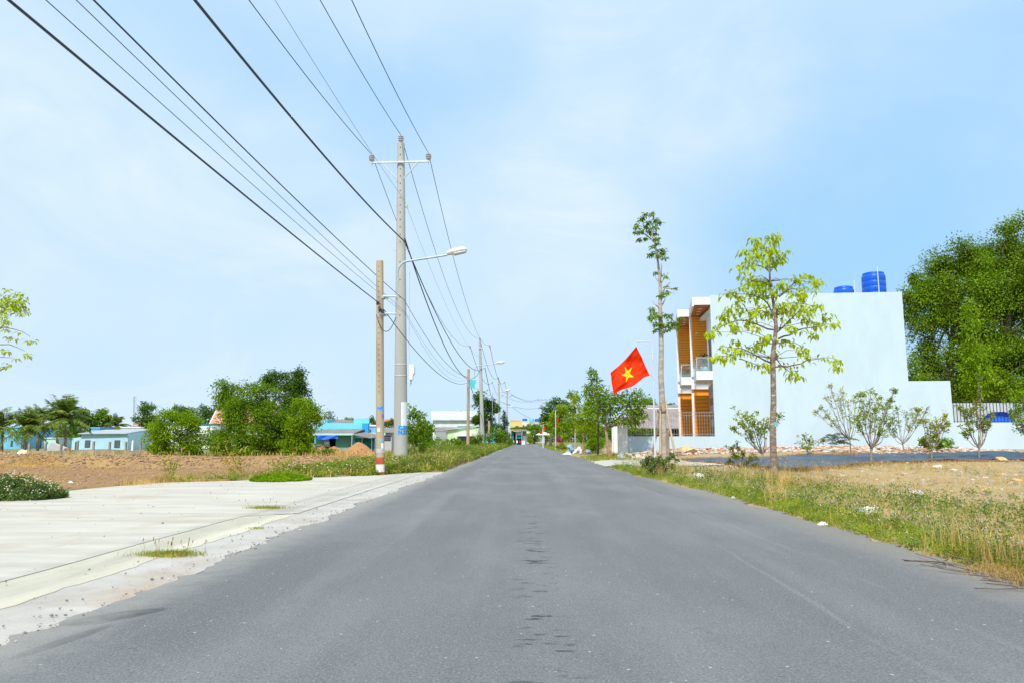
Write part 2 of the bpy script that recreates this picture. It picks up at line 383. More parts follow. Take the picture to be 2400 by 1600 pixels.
M['lot'] = mk_soil('dry_lot_soil', (.5, .37, .2), (.4, .29, .14), (.56, .45, .29), 1.1)
M['ground'] = mk_soil('far_soil', (.24, .26, .08), (.22, .22, .08), (.35, .27, .15), .4)
M['clod'] = islandmat('clods', [(.32, .2, .12), (.4, .26, .14), (.25, .165, .11), (.46, .3, .15)])
M['rubble'] = islandmat('rubble', [(.62, .58, .52), (.5, .2, .11), (.68, .62, .56), (.45, .4, .34), (.55, .28, .15), (.7, .55, .42)])
M['gravel'] = islandmat('gravel', [(.45, .43, .4), (.3, .28, .26), (.55, .52, .47), (.2, .19, .18)])
M['rock'] = plain('grey_rock', (.36, .37, .38), .3, 4, .9, bump=.6)
M['paler'] = plain('white_rock', (.7, .67, .6), .15, 5, .9, bump=.6)
M['tanrock'] = plain('tan_rock', (.6, .42, .2), .25, 5, .9, bump=.6)
M['pole'] = plain('pole_concrete', (.43, .43, .39), .1, 1.5, .85, bump=.25, fine=60, ms=(1, 1, .25), dirt=(.32, .31, .27), dirtamt=.5)
M['oldpole'] = plain('old_pole_concrete', (.46, .36, .24), .12, 1.5, .85, bump=.25, fine=60, ms=(1, 1, .25), dirt=(.3, .24, .17), dirtamt=.5)
M['hole'] = plain('pole_hole', (.06, .055, .05), .1)
M['galv'] = plain('galvanised', (.42, .5, .54), .12, 5, .5, .5, .25)
M['steelw'] = plain('pale_steel', (.62, .64, .66), .08, 4, .5, .5, .1)
M['porc'] = plain('insulator', (.5, .47, .44), .1, 6, .35, .6)
M['wire'] = plain('black_wire', (.035, .05, .055), .1, 4, .5, .4)
M['white'] = plain('white_paint', (.8, .8, .79), .05, 2, .6, bump=.05)
M['whitep'] = plain('white_plaster', (.82, .83, .83), .05, 1.2, .8, bump=.1, dirt=(.66, .67, .66), dirtamt=.3)
M['lampw'] = plain('lamp_white', (.78, .78, .74), .05, 2, .4, .5)
M['lens'] = plain('lamp_lens', (.6, .62, .6), .05, 2, .15, .6)
M['redband'] = plain('red_band', (.5, .085, .05), .2, 6, .7, dirt=(.46, .33, .24), dirtamt=.6)
M['gardenwall'] = plain('grey_garden_wall', (.5, .55, .57), .08, 1.2, .85, dirt=(.35, .38, .38), dirtamt=.5)
M['whiteband'] = plain('white_band', (.74, .72, .67), .06, 6, .7, dirt=(.55, .48, .4), dirtamt=.4)
M['blue_sign'] = plain('sign_blue', (.16, .5, .8), .08, 6, .5)
M['sign_ink'] = plain('sign_ink', (.02, .16, .55), .05, 6, .5)
M['paper'] = plain('paper_white', (.78, .8, .8), .05, 6, .8)
M['greypaint'] = plain('faded_grey_paint', (.48, .47, .46), .08, 8, .8)
M['purple'] = plain('sticker_purple', (.35, .12, .5), .2, 20, .6)
M['cyanst'] = plain('sticker_cyan', (.1, .55, .6), .2, 20, .6)
M['housewall'] = plain('blue_white_plaster', (.51, .63, .69), .035, .8, .85, bump=.15, fine=30, dirt=(.45, .55, .59), dirtamt=.3, ms=(1, 1, .45))
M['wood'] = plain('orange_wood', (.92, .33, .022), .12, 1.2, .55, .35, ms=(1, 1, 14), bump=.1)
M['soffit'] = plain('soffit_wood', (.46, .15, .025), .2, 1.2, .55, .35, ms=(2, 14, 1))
M['glasspane'] = None
M['darkglass'] = plain('dark_window', (.07, .08, .1), .2, 2, .15, .6)
M['darkframe'] = plain('dark_frame', (.08, .085, .09), .1, 2, .5)
M['rail'] = plain('grey_railing', (.3, .3, .3), .1, 2, .5, .4)
M['railblack'] = plain('black_railing', (.03, .033, .036), .1, 2, .5, .4)
M['greygate'] = plain('grey_gate', (.22, .24, .255), .08, 2, .6, ms=(1, 1, .3))
M['tile_pink'] = plain('vent_wall', (.4, .31, .27), .2, 4, .8, ms=(3, 3, 1))
M['tank'] = plain('blue_plastic', (.008, .105, .56), .08, 3, .38, .3)
M['tarp'] = plain('dark_sheet', (.055, .082, .125), .25, 1.1, .55, .4, bump=.3, fine=9, dirt=(.2, .19, .17), dirtamt=.4)
M['flag'] = leafmat('flag_red', (0.85, 0.05, 0.004), (0.85, 0.05, 0.004), tr=.3, var=.0, gloss=.3)
M['star'] = leafmat('flag_yellow', (.85, .72, .03), (.85, .72, .03), tr=.15, var=.0)
M['bark'] = plain('grey_bark', (.23, .165, .12), .35, 6, .95, bump=.8, fine=30, ms=(1, 1, 3), dirt=(.66, .62, .54), dirtamt=1.0)
M['barkpale'] = plain('pale_bark', (.42, .36, .29), .25, 5, .95, bump=.6, fine=25, ms=(1, 1, 2), dirt=(.26, .19, .14), dirtamt=.7)
M['barkdark'] = plain('dark_bark', (.13, .1, .075), .3, 4, .95, bump=.6)
M['shrubbark'] = plain('shrub_bark', (.3, .25, .2), .25, 6, .95)
M['barktan'] = plain('tan_bark', (.36, .23, .13), .25, 4, .95, bump=.6)
M['twig'] = plain('twig', (.16, .125, .1), .3, 6, .9)
M['stake'] = plain('peeled_wood', (.55, .42, .27), .2, 5, .85, ms=(1, 1, .2))
M['stakebark'] = plain('barked_stake', (.3, .22, .15), .35, 6, .9, bump=.6)
M['lime'] = leafmat('lime_leaf', (0.33, 0.47, 0.006), (0.48, 0.56, 0.012), tr=.42, var=.15, gloss=.2)
M['lime2'] = leafmat('lime_leaf_far', (0.22, 0.36, 0.01), (0.34, 0.44, 0.015), tr=.38, var=.2, gloss=.2)
M['green'] = leafmat('green_leaf', (0.13, 0.26, 0.018), (0.24, 0.36, 0.025), tr=.35, var=.25)
M['shrubleaf'] = leafmat('shrub_leaf', (.19, .3, .015), (.3, .37, .025), (.4, .3, .05), tr=.35, var=.25)
M['mid'] = leafmat('mid_leaf', (0.11, 0.23, 0.01), (0.2, 0.33, 0.015), (0.27, 0.33, 0.03), tr=.33, var=.3)
M['light'] = leafmat('light_leaf', (0.17, 0.31, 0.008), (0.26, 0.39, 0.015), tr=.35, var=.25)
M['dark'] = leafmat('dark_leaf', (0.06, 0.14, 0.018), (0.13, 0.22, 0.025), tr=.28, var=.3)
M['bluegreen'] = leafmat('bluegreen_leaf', (.045, .1, .045), (.08, .15, .06), tr=.25, var=.2)
M['acacia'] = leafmat('acacia_leaf', (0.12, 0.235, 0.012), (0.23, 0.34, 0.018), (0.28, 0.34, 0.04), tr=.3, var=.35, cl=.45)
M['rust'] = leafmat('rust_leaf', (0.14, 0.24, 0.025), (0.25, 0.3, 0.025), (0.42, 0.18, 0.03), tr=.3, var=.25)
M['yellowg'] = leafmat('yellow_green_leaf', (0.25, 0.34, 0.02), (0.4, 0.4, 0.03), (0.48, 0.25, 0.03), tr=.33, var=.25)
M['palm'] = leafmat('palm_leaf', (0.11, 0.22, 0.025), (0.25, 0.33, 0.04), (0.36, 0.35, 0.1), tr=.25, var=.3)
M['weed'] = leafmat('weed_leaf', (0.15, 0.24, 0.03), (0.27, 0.34, 0.05), (0.42, 0.36, 0.12), tr=.3, var=.3, cl=.8)
M['weedb'] = leafmat('weed_leaf_cool', (0.1, 0.18, 0.045), (0.19, 0.26, 0.07), tr=.28, var=.3, cl=.8)
M['grass'] = leafmat('green_grass', (0.18, 0.3, 0.02), (0.33, 0.38, 0.04), (0.5, 0.38, 0.13), tr=.35, var=.3, cl=.6)
M['straw'] = leafmat('dry_grass', (0.6, 0.4, 0.12), (0.72, 0.54, 0.22), (0.42, 0.26, 0.08), tr=.3, var=.25, cl=.6)
M['strawb'] = leafmat('brown_straw', (.36, .2, .07), (.48, .3, .12), (.26, .14, .06), tr=.2, var=.3, cl=1.5)
M['flower'] = islandmat('weed_flowers', [(.7, .62, .42), (.66, .54, .3), (.76, .73, .64), (.68, .48, .14)], .8, 0)
M['pink'] = leafmat('pink_blossom', (.5, .05, .16), (.6, .1, .22), (.2, .25, .05), tr=.3)
M['bluewall'] = plain('light_blue_wall', (.42, .66, .78), .06, .8, .85, dirt=(.5, .62, .66), dirtamt=.5)
M['bluewalld'] = plain('teal_blue_wall', (.16, .5, .7), .08, .8, .85, dirt=(.2, .42, .52), dirtamt=.4)
M['bluesky'] = plain('sky_blue_wall', (.2, .45, .72), .06, .8, .85)
M['cyan'] = plain('cyan_wall', (.2, .66, .8), .04, .8, .8)
M['azure'] = plain('azure_wall', (.03, .38, .78), .06, .8, .8)
M['mint'] = plain('mint_wall', (.2, .48, .4), .06, .8, .8)
M['mintpale'] = plain('pale_mint_trim', (.5, .75, .72), .05, .8, .8)
M['paleyellow'] = plain('pale_lime_wall', (.62, .72, .44), .05, .8, .85)
M['yellowwall'] = plain('yellow_wall', (.7, .55, .2), .06, .8, .85)
M['creamwall'] = plain('cream_wall', (.72, .67, .56), .06, .8, .85)
def mk_corr(name, c, per=.25, ax=0, rust=None):
    t = NT(name); x = t.xyz(True)[ax]
    w = t.math('SINE', t.math('MULTIPLY', x, 6.283 / per))
    n = t.noise(.8, 5, .6, (1, 1, 1), True); col = t.mix(t.mr(n, .3, .7), tuple(v * .85 for v in c), tuple(min(1, v * 1.12) for v in c))
    if rust: col = t.mix(t.mr(t.noise(1.5, 6, .7, (1, 1, 1), True), .5, .7, 0, .5), col, rust)
    return t.bsdf(col, .6, .3, .0, w, .6, .03)
M['tinroof'] = mk_corr('grey_tin_roof', (.42, .46, .5), .3)
M['tinwhite'] = mk_corr('white_tin', (.7, .72, .72), .45)
M['tinroofw'] = mk_corr('pale_tin_roof', (.56, .62, .62), .6)
M['fibro'] = mk_corr('weathered_fibre_roof', (.24, .215, .2), .3, 0, (.33, .31, .28))
M['greytile'] = mk_corr('brown_grey_tiles', (.3, .25, .235), .28, 0, (.38, .34, .32))
M['redtile'] = mk_corr('salmon_roof', (.62, .28, .19), .3)
M['orange'] = plain('orange_ridge', (.6, .2, .07), .15, 3, .8)
M['bluetarp'] = plain('blue_tarpaulin', (.01, .12, .7), .12, 3, .45, .4)
M['tealnet'] = plain('teal_netting', (.02, .16, .17), .3, 3, .8)
M['tealsheet'] = plain('teal_sheet', (.015, .24, .22), .25, 3, .6)
M['cloth'] = plain('off_white_cloth', (.6, .58, .53), .12, 5, .9)
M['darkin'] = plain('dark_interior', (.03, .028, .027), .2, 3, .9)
M['oldwall'] = plain('stained_wall', (.34, .29, .23), .2, 1.2, .9, bump=.4, dirt=(.1, .09, .085), dirtamt=.85, ms=(1, 1, .5))
M['oldpost'] = plain('stained_post', (.33, .27, .22), .25, 2, .9, bump=.4, dirt=(.15, .12, .1), dirtamt=.7)
M['creamboard'] = plain('cream_board', (.74, .68, .5), .06, 3, .8)
M['mast'] = plain('mast_steel', (.3, .27, .27), .2, 3, .7)
M['pile'] = mk_soil('orange_sand', (.5, .27, .12), (.44, .22, .09), (.56, .32, .17), 1.6)
M['plastic'] = plain('white_plastic', (.75, .76, .78), .08, 8, .4, .4)
M['bluecloth'] = plain('blue_sacking', (.25, .38, .52), .2, 6, .8)
M['skin'] = plain('dark_rubber', (.04, .04, .04), .1, 5, .7)
M['redpaint'] = plain('red_paint', (.55, .03, .04), .1, 5, .4)
M['tealpaint'] = plain('teal_paint', (.03, .36, .42), .1, 5, .4)
M['terra'] = plain('pot_mint', (.5, .68, .62), .05, 4, .6)
def mk_glass():
    t = NT('balcony_glass'); g = t.new('BsdfGlossy'); g.inputs['Roughness'].default_value = .05; g.inputs['Color'].default_value = (.9, .95, .95, 1)
    tr = t.new('BsdfTransparent'); tr.inputs['Color'].default_value = (.86, .93, .92, 1)
    mx = t.new('MixShader'); mx.inputs[0].default_value = .14
    t.L.new(tr.outputs[0], mx.inputs[1]); t.L.new(g.outputs[0], mx.inputs[2]); t.L.new(mx.outputs[0], t.out.inputs[0]); return t.m
M['glasspane'] = mk_glass()
# ------------------------------------------------------------------ terrain
_ex = np.array([-60, -10.4, -10.0, -9.6, -7.5, -4.65, -2.9, -2.0]); _ey = np.array([11.6, 12.3, 15.6, 18.9, 20.2, 22.9, 26.5, 28])
def apron_edge(x): return np.interp(x, _ex, _ey)
def road_l(y): return np.full_like(np.asarray(y, float), -2.83)
def road_r(y): return np.interp(y, [0, 7, 16, 22, 35, 90, 220], [3.72, 3.86, 3.9, 3.45, 3.4, 2.9, 2.9])
def zt(x, y):
    x = np.asarray(x, float); y = np.asarray(y, float)
    inroad = (x > -2.95) & (x < road_r(y) - .02)
    z = np.where(x > 0, sm(0, 1.0, x - road_r(y)) * .07 + (.42 * sm(17, 42, y) * sm(1.0, 6.0, x - road_r(y)) * (1 - sm(60, 120, y))), 0.0)
    e = y - apron_edge(x)
    fld = sm(-5.9, -9.5, x) * sm(.6, 5.0, e) * (1 - sm(85, 120, y))
    z = z - fld * (.9 - .66 * sm(51.8, 55.2, y + wob(x, y, .5) * .8))
    left = (x < -2.95)
    z = z + np.where(left & (e > 0), .05 * sm(0, .5, e), 0)
    bump = wob(x, y, 1.0) * .06 + wob(x + 31, y - 7, 3.1) * .025
    ridge = np.exp(-((y - 54.9) / 1.2) ** 2) * sm(-8, -11, x) * (.16 + .12 * wob(x, y, 2))
    amt = np.where(x > 0, sm(.3, 2.0, x - road_r(y)), sm(.0, .8, e) * left)
    z = z + bump * amt + ridge
    return np.where(inroad | (left & (e < 0)), -.05, z)
def GT(px, py):                                                  # where the pixel's ray meets the ground
    z = 0.0
    for _ in range(12):
        p = G(px, py, z); z = .5 * z + .5 * float(zt(p[0], p[1]))
    return G(px, py, z)
def onground(x, y, dz=0.0): return np.array([x, y, float(zt(x, y)) + dz])

def axis(fine0, fine1, step, lo, hi):
    a = list(np.arange(fine0, fine1 + 1e-6, step)); s = step
    while a[-1] < hi: s *= 1.35; a.append(a[-1] + s)
    s = step
    while a[0] > lo: s *= 1.35; a.insert(0, a[0] - s)
    return np.array(a)
xs = axis(-42, 26, .4, -900, 900); ys = axis(2, 66, .4, -40, 1800)
X, Y = np.meshgrid(xs, ys, indexing='ij'); Z = zt(X, Y)
i, j = np.meshgrid(np.arange(len(xs) - 1), np.arange(len(ys) - 1), indexing='ij'); b_ = len(ys)
Q = np.stack([i * b_ + j, (i + 1) * b_ + j, (i + 1) * b_ + j + 1, i * b_ + j + 1], -1).reshape(-1, 4)
cx = (xs[i] + .2).ravel(); cy = (ys[j] + .2).ravel(); e = cy - apron_edge(cx)
cls = np.zeros(len(Q), int)                                        # 0 far ground
cls[(cx > 2.5) & (cx < 60) & (cy > -5) & (cy < 75)] = 1            # dry lot
cls[(cx < -2.5) & (cx > -8) & (e > -1) & (cy < 140)] = 2           # left verge
cls[(cx <= -8) & (cx > -90) & (e > -1) & (cy < 51.6)] = 3          # field
cls[(cx <= -8) & (cx > -90) & (cy >= 51.6) & (cy < 62)] = 4
P3 = np.stack([X, Y, Z], -1).reshape(-1, 3)
for k, (nm, mm, lb) in enumerate([('ground', 'ground', 'brown and green open ground reaching to the horizon'), ('dry_lot_ground', 'lot', 'sandy tan ground of the empty lot on the right'), ('verge_ground', 'verge', 'soil strip along the left road edge'), ('field', 'field', 'bare brown ploughed field on the left'), ('earth_bank', 'bank', 'low cloddy earth bank behind the ploughed field')]):
    q = Q[cls == k]; used, inv = np.unique(q, return_inverse=True)
    bb = B(); bb.add(P3[used], inv.reshape(-1, 4)); o = bb.build(nm, M[mm], None, True); tag(o, lb, None, None, 'structure')

# road, shoulder, strip, apron
def ribbon(fl, fr, y0, y1, z, step, jl=0, jr=0, nx=2, skirt=.06, jseed=1):
    rg = np.random.default_rng(jseed)
    yy = [y0]
    while yy[-1] < y1: yy.append(yy[-1] + step * (1 + max(0, yy[-1]) / 12))
    yy = np.array(yy)
    l = fl(yy) + (jl * wob(yy * 3.1, yy * 0 + jseed, 2.2) + rg.normal(0, jl * .45, len(yy)))
    r = fr(yy) + (jr * wob(yy * 2.7, yy * 0 - jseed, 2.0) + rg.normal(0, jr * .45, len(yy)))
    t = np.linspace(0, 1, nx); P = np.stack([l[:, None] * (1 - t) + r[:, None] * t, np.repeat(yy[:, None], nx, 1), np.full((len(yy), nx), z)], -1)
    P = np.concatenate([P[:, :1] - [0, 0, skirt], P, P[:, -1:] - [0, 0, skirt]], 1)
    return B().grid(P[:, ::-1])
o = ribbon(road_l, road_r, -8, 205, .012, .07, .06, .09, 6, .07, 4).build('road', M['road']); tag(o, 'grey asphalt road running straight to the far houses', None, None, 'structure')
o = ribbon(lambda y: y * 0 - 4.049, lambda y: y * 0 - 2.74, -8, 25.2, -.001, .15, .0, .0, 10, .05, 9).build('road_shoulder', M['shoulder']); tag(o, 'rough gravelly concrete shoulder beside the asphalt', None, None, 'structure')
o = ribbon(lambda y: y * 0 - 4.3, lambda y: y * 0 - 3.42, -8, 10.75, .004, .1, .0, .03, 4, .05, 5).build('concrete_strip', M['strip']); tag(o, 'pale yellow concrete strip between apron and shoulder', None, None, 'structure')
bb = B(); ax = np.r_[np.arange(-60, -4.3, .35), -4.052]; P = []
for x in ax:
    ye = float(apron_edge(x)) + .25 * float(wob(x * 2, 3.0, 2.0)); P.append([[x + (.03 * float(wob(y * 2.5, 1.0, 1.3)) if x > -4.1 else 0), y, .009] for y in np.linspace(-8, ye, 60)])
bb.grid(np.array(P))
P = []
for x in np.linspace(-4.2, -3.43, 5):                           # the tongue of apron past the end of the strip
    ye = float(apron_edge(x)) + .15 * float(wob(x * 2, 1.0, 2.0)); P.append([[x, y, .0065] for y in np.linspace(10.65 + (x + 4.07) * .8, ye, 12)])
bb.grid(np.array(P)); o = bb.build('concrete_apron', M['apron']); tag(o, 'wide pale concrete apron of the side road on the left', None, None, 'structure')
# concrete path on the right and the dark sheet
def drape(poly_near, poly_far, n, k, dz):
    P = []
    a = np.array(poly_near, float); c = np.array(poly_far, float)
    ta = np.linspace(0, 1, len(a)); tc = np.linspace(0, 1, len(c))
    for t in np.linspace(0, 1, n):
        p = np.array([np.interp(t, ta, a[:, q]) for q in (0, 1)]); r = np.array([np.interp(t, tc, c[:, q]) for q in (0, 1)])
        P.append([[*(p * (1 - s) + r * s)] for s in np.linspace(0, 1, k)])
    P = np.array(P); z = zt(P[..., 0], P[..., 1]) + dz; return np.concatenate([P, z[..., None]], -1)
def gp(L): return [GT(*q)[:2] for q in L]
PATH = drape(gp([(1405, 1093), (1475, 1097), (1560, 1095), (1640, 1092), (1700, 1091)]), gp([(1385, 1083), (1475, 1079), (1560, 1079), (1630, 1080), (1690, 1086)]), 40, 8, .03)
o = B().grid(PATH).build('side_path', M['path'], None, True); tag(o, 'pale concrete side path leading off the right road edge', None, None, 'structure')
rg = np.random.default_rng(5)
near = [(1600, 1078), (1680, 1086), (1760, 1096), (1850, 1101), (1900, 1099), (1960, 1094), (2010, 1088), (2060, 1083), (2150, 1082), (2250, 1079), (2330, 1079), (2440, 1078)]
far = [(1600, 1076), (1680, 1075), (1760, 1074), (1850, 1070), (1900, 1066), (1960, 1067), (2010, 1066), (2060, 1065), (2150, 1064), (2250, 1060), (2330, 1059), (2440, 1059)]
Pt = drape(gp(near), gp(far), 130, 14, .035)
Pt[..., 2] += .035 * np.abs(wob(Pt[..., 0] * 2.3, Pt[..., 1] * 2.3, 2.1)) + .012 * rg.normal(0, 1, Pt.shape[:2])
Pt[..., 1] += .12 * wob(Pt[..., 0] * 2, Pt[..., 1], 1.5)
solo(B().grid(Pt), 'ground_sheet', M['tarp'], 'long dark plastic sheet laid over the ground before the pale house wall', 'plastic sheet', smooth=True)

# ------------------------------------------------------------------ ground cover
def area(n, x0, x1, y0, y1, rg, dens=None):
    P = np.c_[rg.uniform(x0, x1, n), rg.uniform(y0, y1, n)]
    if dens is not None: P = P[rg.uniform(0, 1, len(P)) < dens(P[:, 0], P[:, 1])]
    return np.c_[P, zt(P[:, 0], P[:, 1]) - .01]
def stuff(b, name, mat, label): return tag(b.build(name, mat), label, None, None, 'stuff')
rg = np.random.default_rng(11)
def vr(y): return road_r(y)
# right verge: a strip whose weeds thin out into the dry lot
def dver(x, y):
    d = x - vr(y); w = 1.9 - 1.1 * sm(12, 26, y) + .5 * wob(x * 1.3, y * 1.3, 1.0)
    return (d > .02) * (sm(w + 1.3, w - .3, d) * .95 + .07 * (wob(x, y, 1.6) > .15)) * (y < 29 - (x - 4) * .1)
P = area(5600, 3.4, 15, 4.5, 29, rg, dver); P = P[rg.uniform(0, 1, len(P)) < .35 + .65 * (wob(P[:, 0] * 1.7, P[:, 1] * 1.7, 1.4) > -.12)]
b = B(); hh = rg.uniform(.07, .3, len(P)) * (.55 + .45 * sm(.0, .9, P[:, 0] - vr(P[:, 1])))
weeds(b, P, hh, 34, .031, rg, .6); stuff(b, 'verge_weeds', M['weed'], 'leafy green weeds thick along the right road verge')
P2 = area(2600, 3.4, 15, 4.5, 29, rg, dver); b = B(); weeds(b, P2, rg.uniform(.1, .32, len(P2)), 34, .036, rg, .45, up=.8); stuff(b, 'tall_weeds', M['weedb'], 'taller blue green weeds among the right verge')
P3_ = area(26000, 3.4, 14, 4.5, 30, rg, dver); b = B(); blades(b, P3_, rg.uniform(.05, .24, len(P3_)), .007, rg, .7); stuff(b, 'verge_grass', M['grass'], 'green grass blades on the right verge')
def ddry(x, y):
    d = x - vr(y); return (d > -.16) * np.clip(.35 * (wob(x * 1.2 + 9, y * 1.2, 1.0) > -.1) + .5 * (d < .12) + .25 * sm(1, 3, d), 0, 1) * (y < 29)
Pd = area(90000, 3.4, 20, 4.2, 30, rg, ddry); b = B(); dd = Pd[:, 0] - vr(Pd[:, 1])
blades(b, Pd, rg.uniform(.04, .2, len(Pd)) * np.where(dd < .2, .5, 1), .007, rg, 1.3); 
Pt2 = area(4600, 3.9, 9, 5, 26, rg, lambda x, y: (wob(x * 2, y * 2, 1.2) > .2) * dver(x, y)); blades(b, np.repeat(Pt2, 5, 0) + np.c_[rg.normal(0, .05, (len(Pt2) * 5, 2)), np.zeros(len(Pt2) * 5)], rg.uniform(.25, .55, len(Pt2) * 5), .006, rg, .45)
stuff(b, 'dry_grass', M['straw'], 'dry yellow grass and straw over the right lot and road edge')
Pf = np.r_[P[rg.uniform(0, 1, len(P)) < .45], P2[rg.uniform(0, 1, len(P2)) < .4]]; k = rg.integers(1, 5, len(Pf)); Pf = np.repeat(Pf, k, 0)
b = B(); n = len(Pf); Pf = Pf + np.c_[rg.normal(0, .06, (n, 2)), rg.uniform(.14, .34, n)]
s = rg.uniform(.006, .014, n)[:, None]
T4 = np.array([[1, 1, 1], [1, -1, -1], [-1, 1, -1], [-1, -1, 1]]) * .8
b.add((Pf[:, None] + T4[None] * s[:, None]).reshape(-1, 3), (np.arange(n)[:, None, None] * 4 + np.array([[0, 1, 2], [0, 3, 1], [0, 2, 3], [1, 3, 2]])).reshape(-1, 3))
stuff(b, 'weed_flowers', M['flower'], 'small cream and yellow seed heads on the right verge weeds')
def dedge(x, y): d = x - vr(y); return (d > .03) * (d < .75) * (.35 + .65 * (wob(x * 2, y * 2, 1.0) > -.25)) * (y < 30)
P = area(6500, 3.3, 5.2, 4.3, 30, rg, dedge); b = B(); weeds(b, P, rg.uniform(.03, .14, len(P)), 22, .03, rg, .9); P = area(15000, 3.3, 5.2, 4.3, 30, rg, dedge); blades(b, P, rg.uniform(.03, .14, len(P)), .007, rg, 1.0); stuff(b, 'roadside_creeper', M['grass'], 'bright green low growth hugging the right road edge')
# stones of the dry lot
b = B()
for q in area(1500, 4.5, 22, 6, 32, rg, lambda x, y: sm(.4, 2.5, x - vr(y)) * .9 + .06): b.stone(q + [0, 0, .012], rg.uniform(.012, .06) * (.7 + q[1] / 40), rg)
stuff(b, 'lot_stones', M['gravel'], 'small loose stones scattered over the dry lot')
# tufts further out on the lot
def dtuft(x, y): return (wob(x * .8 + 3, y * .8, 1.3) > .28) * sm(1.5, 3.5, x - vr(y)) * .8
P = area(2600, 5, 26, 8, 33, rg, dtuft); b = B(); weeds(b, P, rg.uniform(.06, .2, len(P)), 22, .05, rg, .7)
P = area(9000, 5, 26, 8, 33, rg, dtuft); blades(b, P, rg.uniform(.06, .22, len(P)), .009, rg, .8); stuff(b, 'lot_tufts', M['weed'], 'scattered green tufts on the dry lot')
# dry litter along both edges of the dark sheet
b = B()
for edge, n in ((near, 5200), (far, 4200)):
    u = rg.uniform(0, 1, n); t = np.linspace(0, 1, len(edge)); E = np.array(gp(edge)); x = np.interp(u, t, E[:, 0]); y = np.interp(u, t, E[:, 1]) + rg.normal(0, .28, n) + (-.25 if edge is near else .35)
    blades(b, np.c_[x, y, zt(x, y)], rg.uniform(.04, .16, n), .016, rg, 1.6)
stuff(b, 'sheet_edge_litter', M['strawb'], 'brown dead grass along the edges of the dark sheet')
# far right verge, road side, 30-150 m
b = B(); P = area(30000, 2.8, 9, 30, 150, rg, lambda x, y: ((x - vr(y)) > .05) * (x - vr(y) < 3.2) * ((y > 37) | (x < 0)) * ~((y > 47) & (y < 60)) * (.5 + .5 * (wob(x, y) > -.2)))
blades(b, P, rg.uniform(.06, .28, len(P)), .03, rg, .8); stuff(b, 'far_right_verge_grass', M['grass'], 'yellow green grass along the far right verge')
# left verge beyond the apron, growing up to the road
def dl(x, y): return ((y - apron_edge(x)) > .05) * (x < -2.85 + .12 * wob(y, x, 2)) * sm(-8.2, -6.2, x)
b = B(); P = area(9000, -8.5, -2.6, 19, 60, rg, dl); P = P[rg.uniform(0, 1, len(P)) < np.where(P[:, 1] < 40, 1, .6)]
weeds(b, P, rg.uniform(.12, .34, len(P)) * sm(0, 1.6, P[:, 1] - apron_edge(P[:, 0])) * (1 + .9 * sm(28, 45, P[:, 1])) + .08, 26, .075, rg, .6); stuff(b, 'left_verge_weeds', M['weed'], 'pale green weeds on the left verge round the pole feet')
b = B(); P = area(14000, -8.5, -2.6, 40, 190, rg, dl); weeds(b, P, rg.uniform(.2, .62, len(P)), 16, .16, rg, .6); stuff(b, 'far_left_verge_weeds', M['weed'], 'tall pale weeds along the far left verge')
P = area(60000, -9, -2.6, 20, 150, rg, dl); b = B(); blades(b, P, rg.uniform(.15, .7, len(P)) * (1 - .55 * sm(32, 22, P[:, 1])), .02, rg, .6); stuff(b, 'left_verge_grass', M['straw'], 'straw coloured grass standing in the left verge')
P = area(2500, -8.5, -2.8, 19, 60, rg, dl); n = len(P); P = P + np.c_[np.zeros((n, 2)), rg.uniform(.15, .42, n)]; s = rg.uniform(.012, .022, n)[:, None]; b = B()
b.add((P[:, None] + T4[None] * s[:, None]).reshape(-1, 3), (np.arange(n)[:, None, None] * 4 + np.array([[0, 1, 2], [0, 3, 1], [0, 2, 3], [1, 3, 2]])).reshape(-1, 3)); stuff(b, 'left_verge_flowers', M['flower'], 'tiny pale flowers on the left verge weeds')
# green strip at the back edge of the apron
def dstrip(x, y): e = y - apron_edge(x); return (e > -.1) * (e < 1.3) * (x < -2.9) * (x > -9.6) * (.35 + .65 * (wob(x * 1.5, y, 1.1) > -.15))
b = B(); P = area(5200, -9.8, -2.9, 17, 29, rg, dstrip); weeds(b, P, rg.uniform(.05, .2, len(P)), 26, .05, rg, .7); stuff(b, 'apron_edge_weeds', M['grass'], 'low green creeper along the back edge of the concrete apron')
# clods on the bank and in the field
b = B(); P = area(2600, -48, -7, 51.2, 55.4, rg, lambda x, y: .25 + .75 * sm(52.5, 54.4, y))
for q in P[:1500]: b.stone(q + [0, 0, .03], rg.uniform(.04, .15), rg)
stuff(b, 'bank_clods', M['clod'], 'brown earth clods piled along the bank')
b = B(); P = area(2600, -45, -7, 26, 52, rg)
for q in P: b.stone(q + [0, 0, .015], rg.uniform(.03, .11), rg, 0, .5)
stuff(b, 'field_clods', M['clod'], 'small clods over the ploughed field')
b = B(); P = area(26000, -48, -7, 51.4, 54.6, rg, lambda x, y: (wob(x * .7, y * .5, 1.4) > .02) * .8); blades(b, P, rg.uniform(.06, .26, len(P)), .03, rg, 1.2); stuff(b, 'bank_straw', M['straw'], 'dry straw on the face of the earth bank')
b = B(); P = area(9000, -70, -8, 55.5, 75, rg, lambda x, y: .3 + .7 * (wob(x, y, .4) > 0)); blades(b, P, rg.uniform(.15, .6, len(P)), .05, rg, .7); stuff(b, 'rough_grass', M['straw'], 'rough yellow grass on the ground behind the bank')
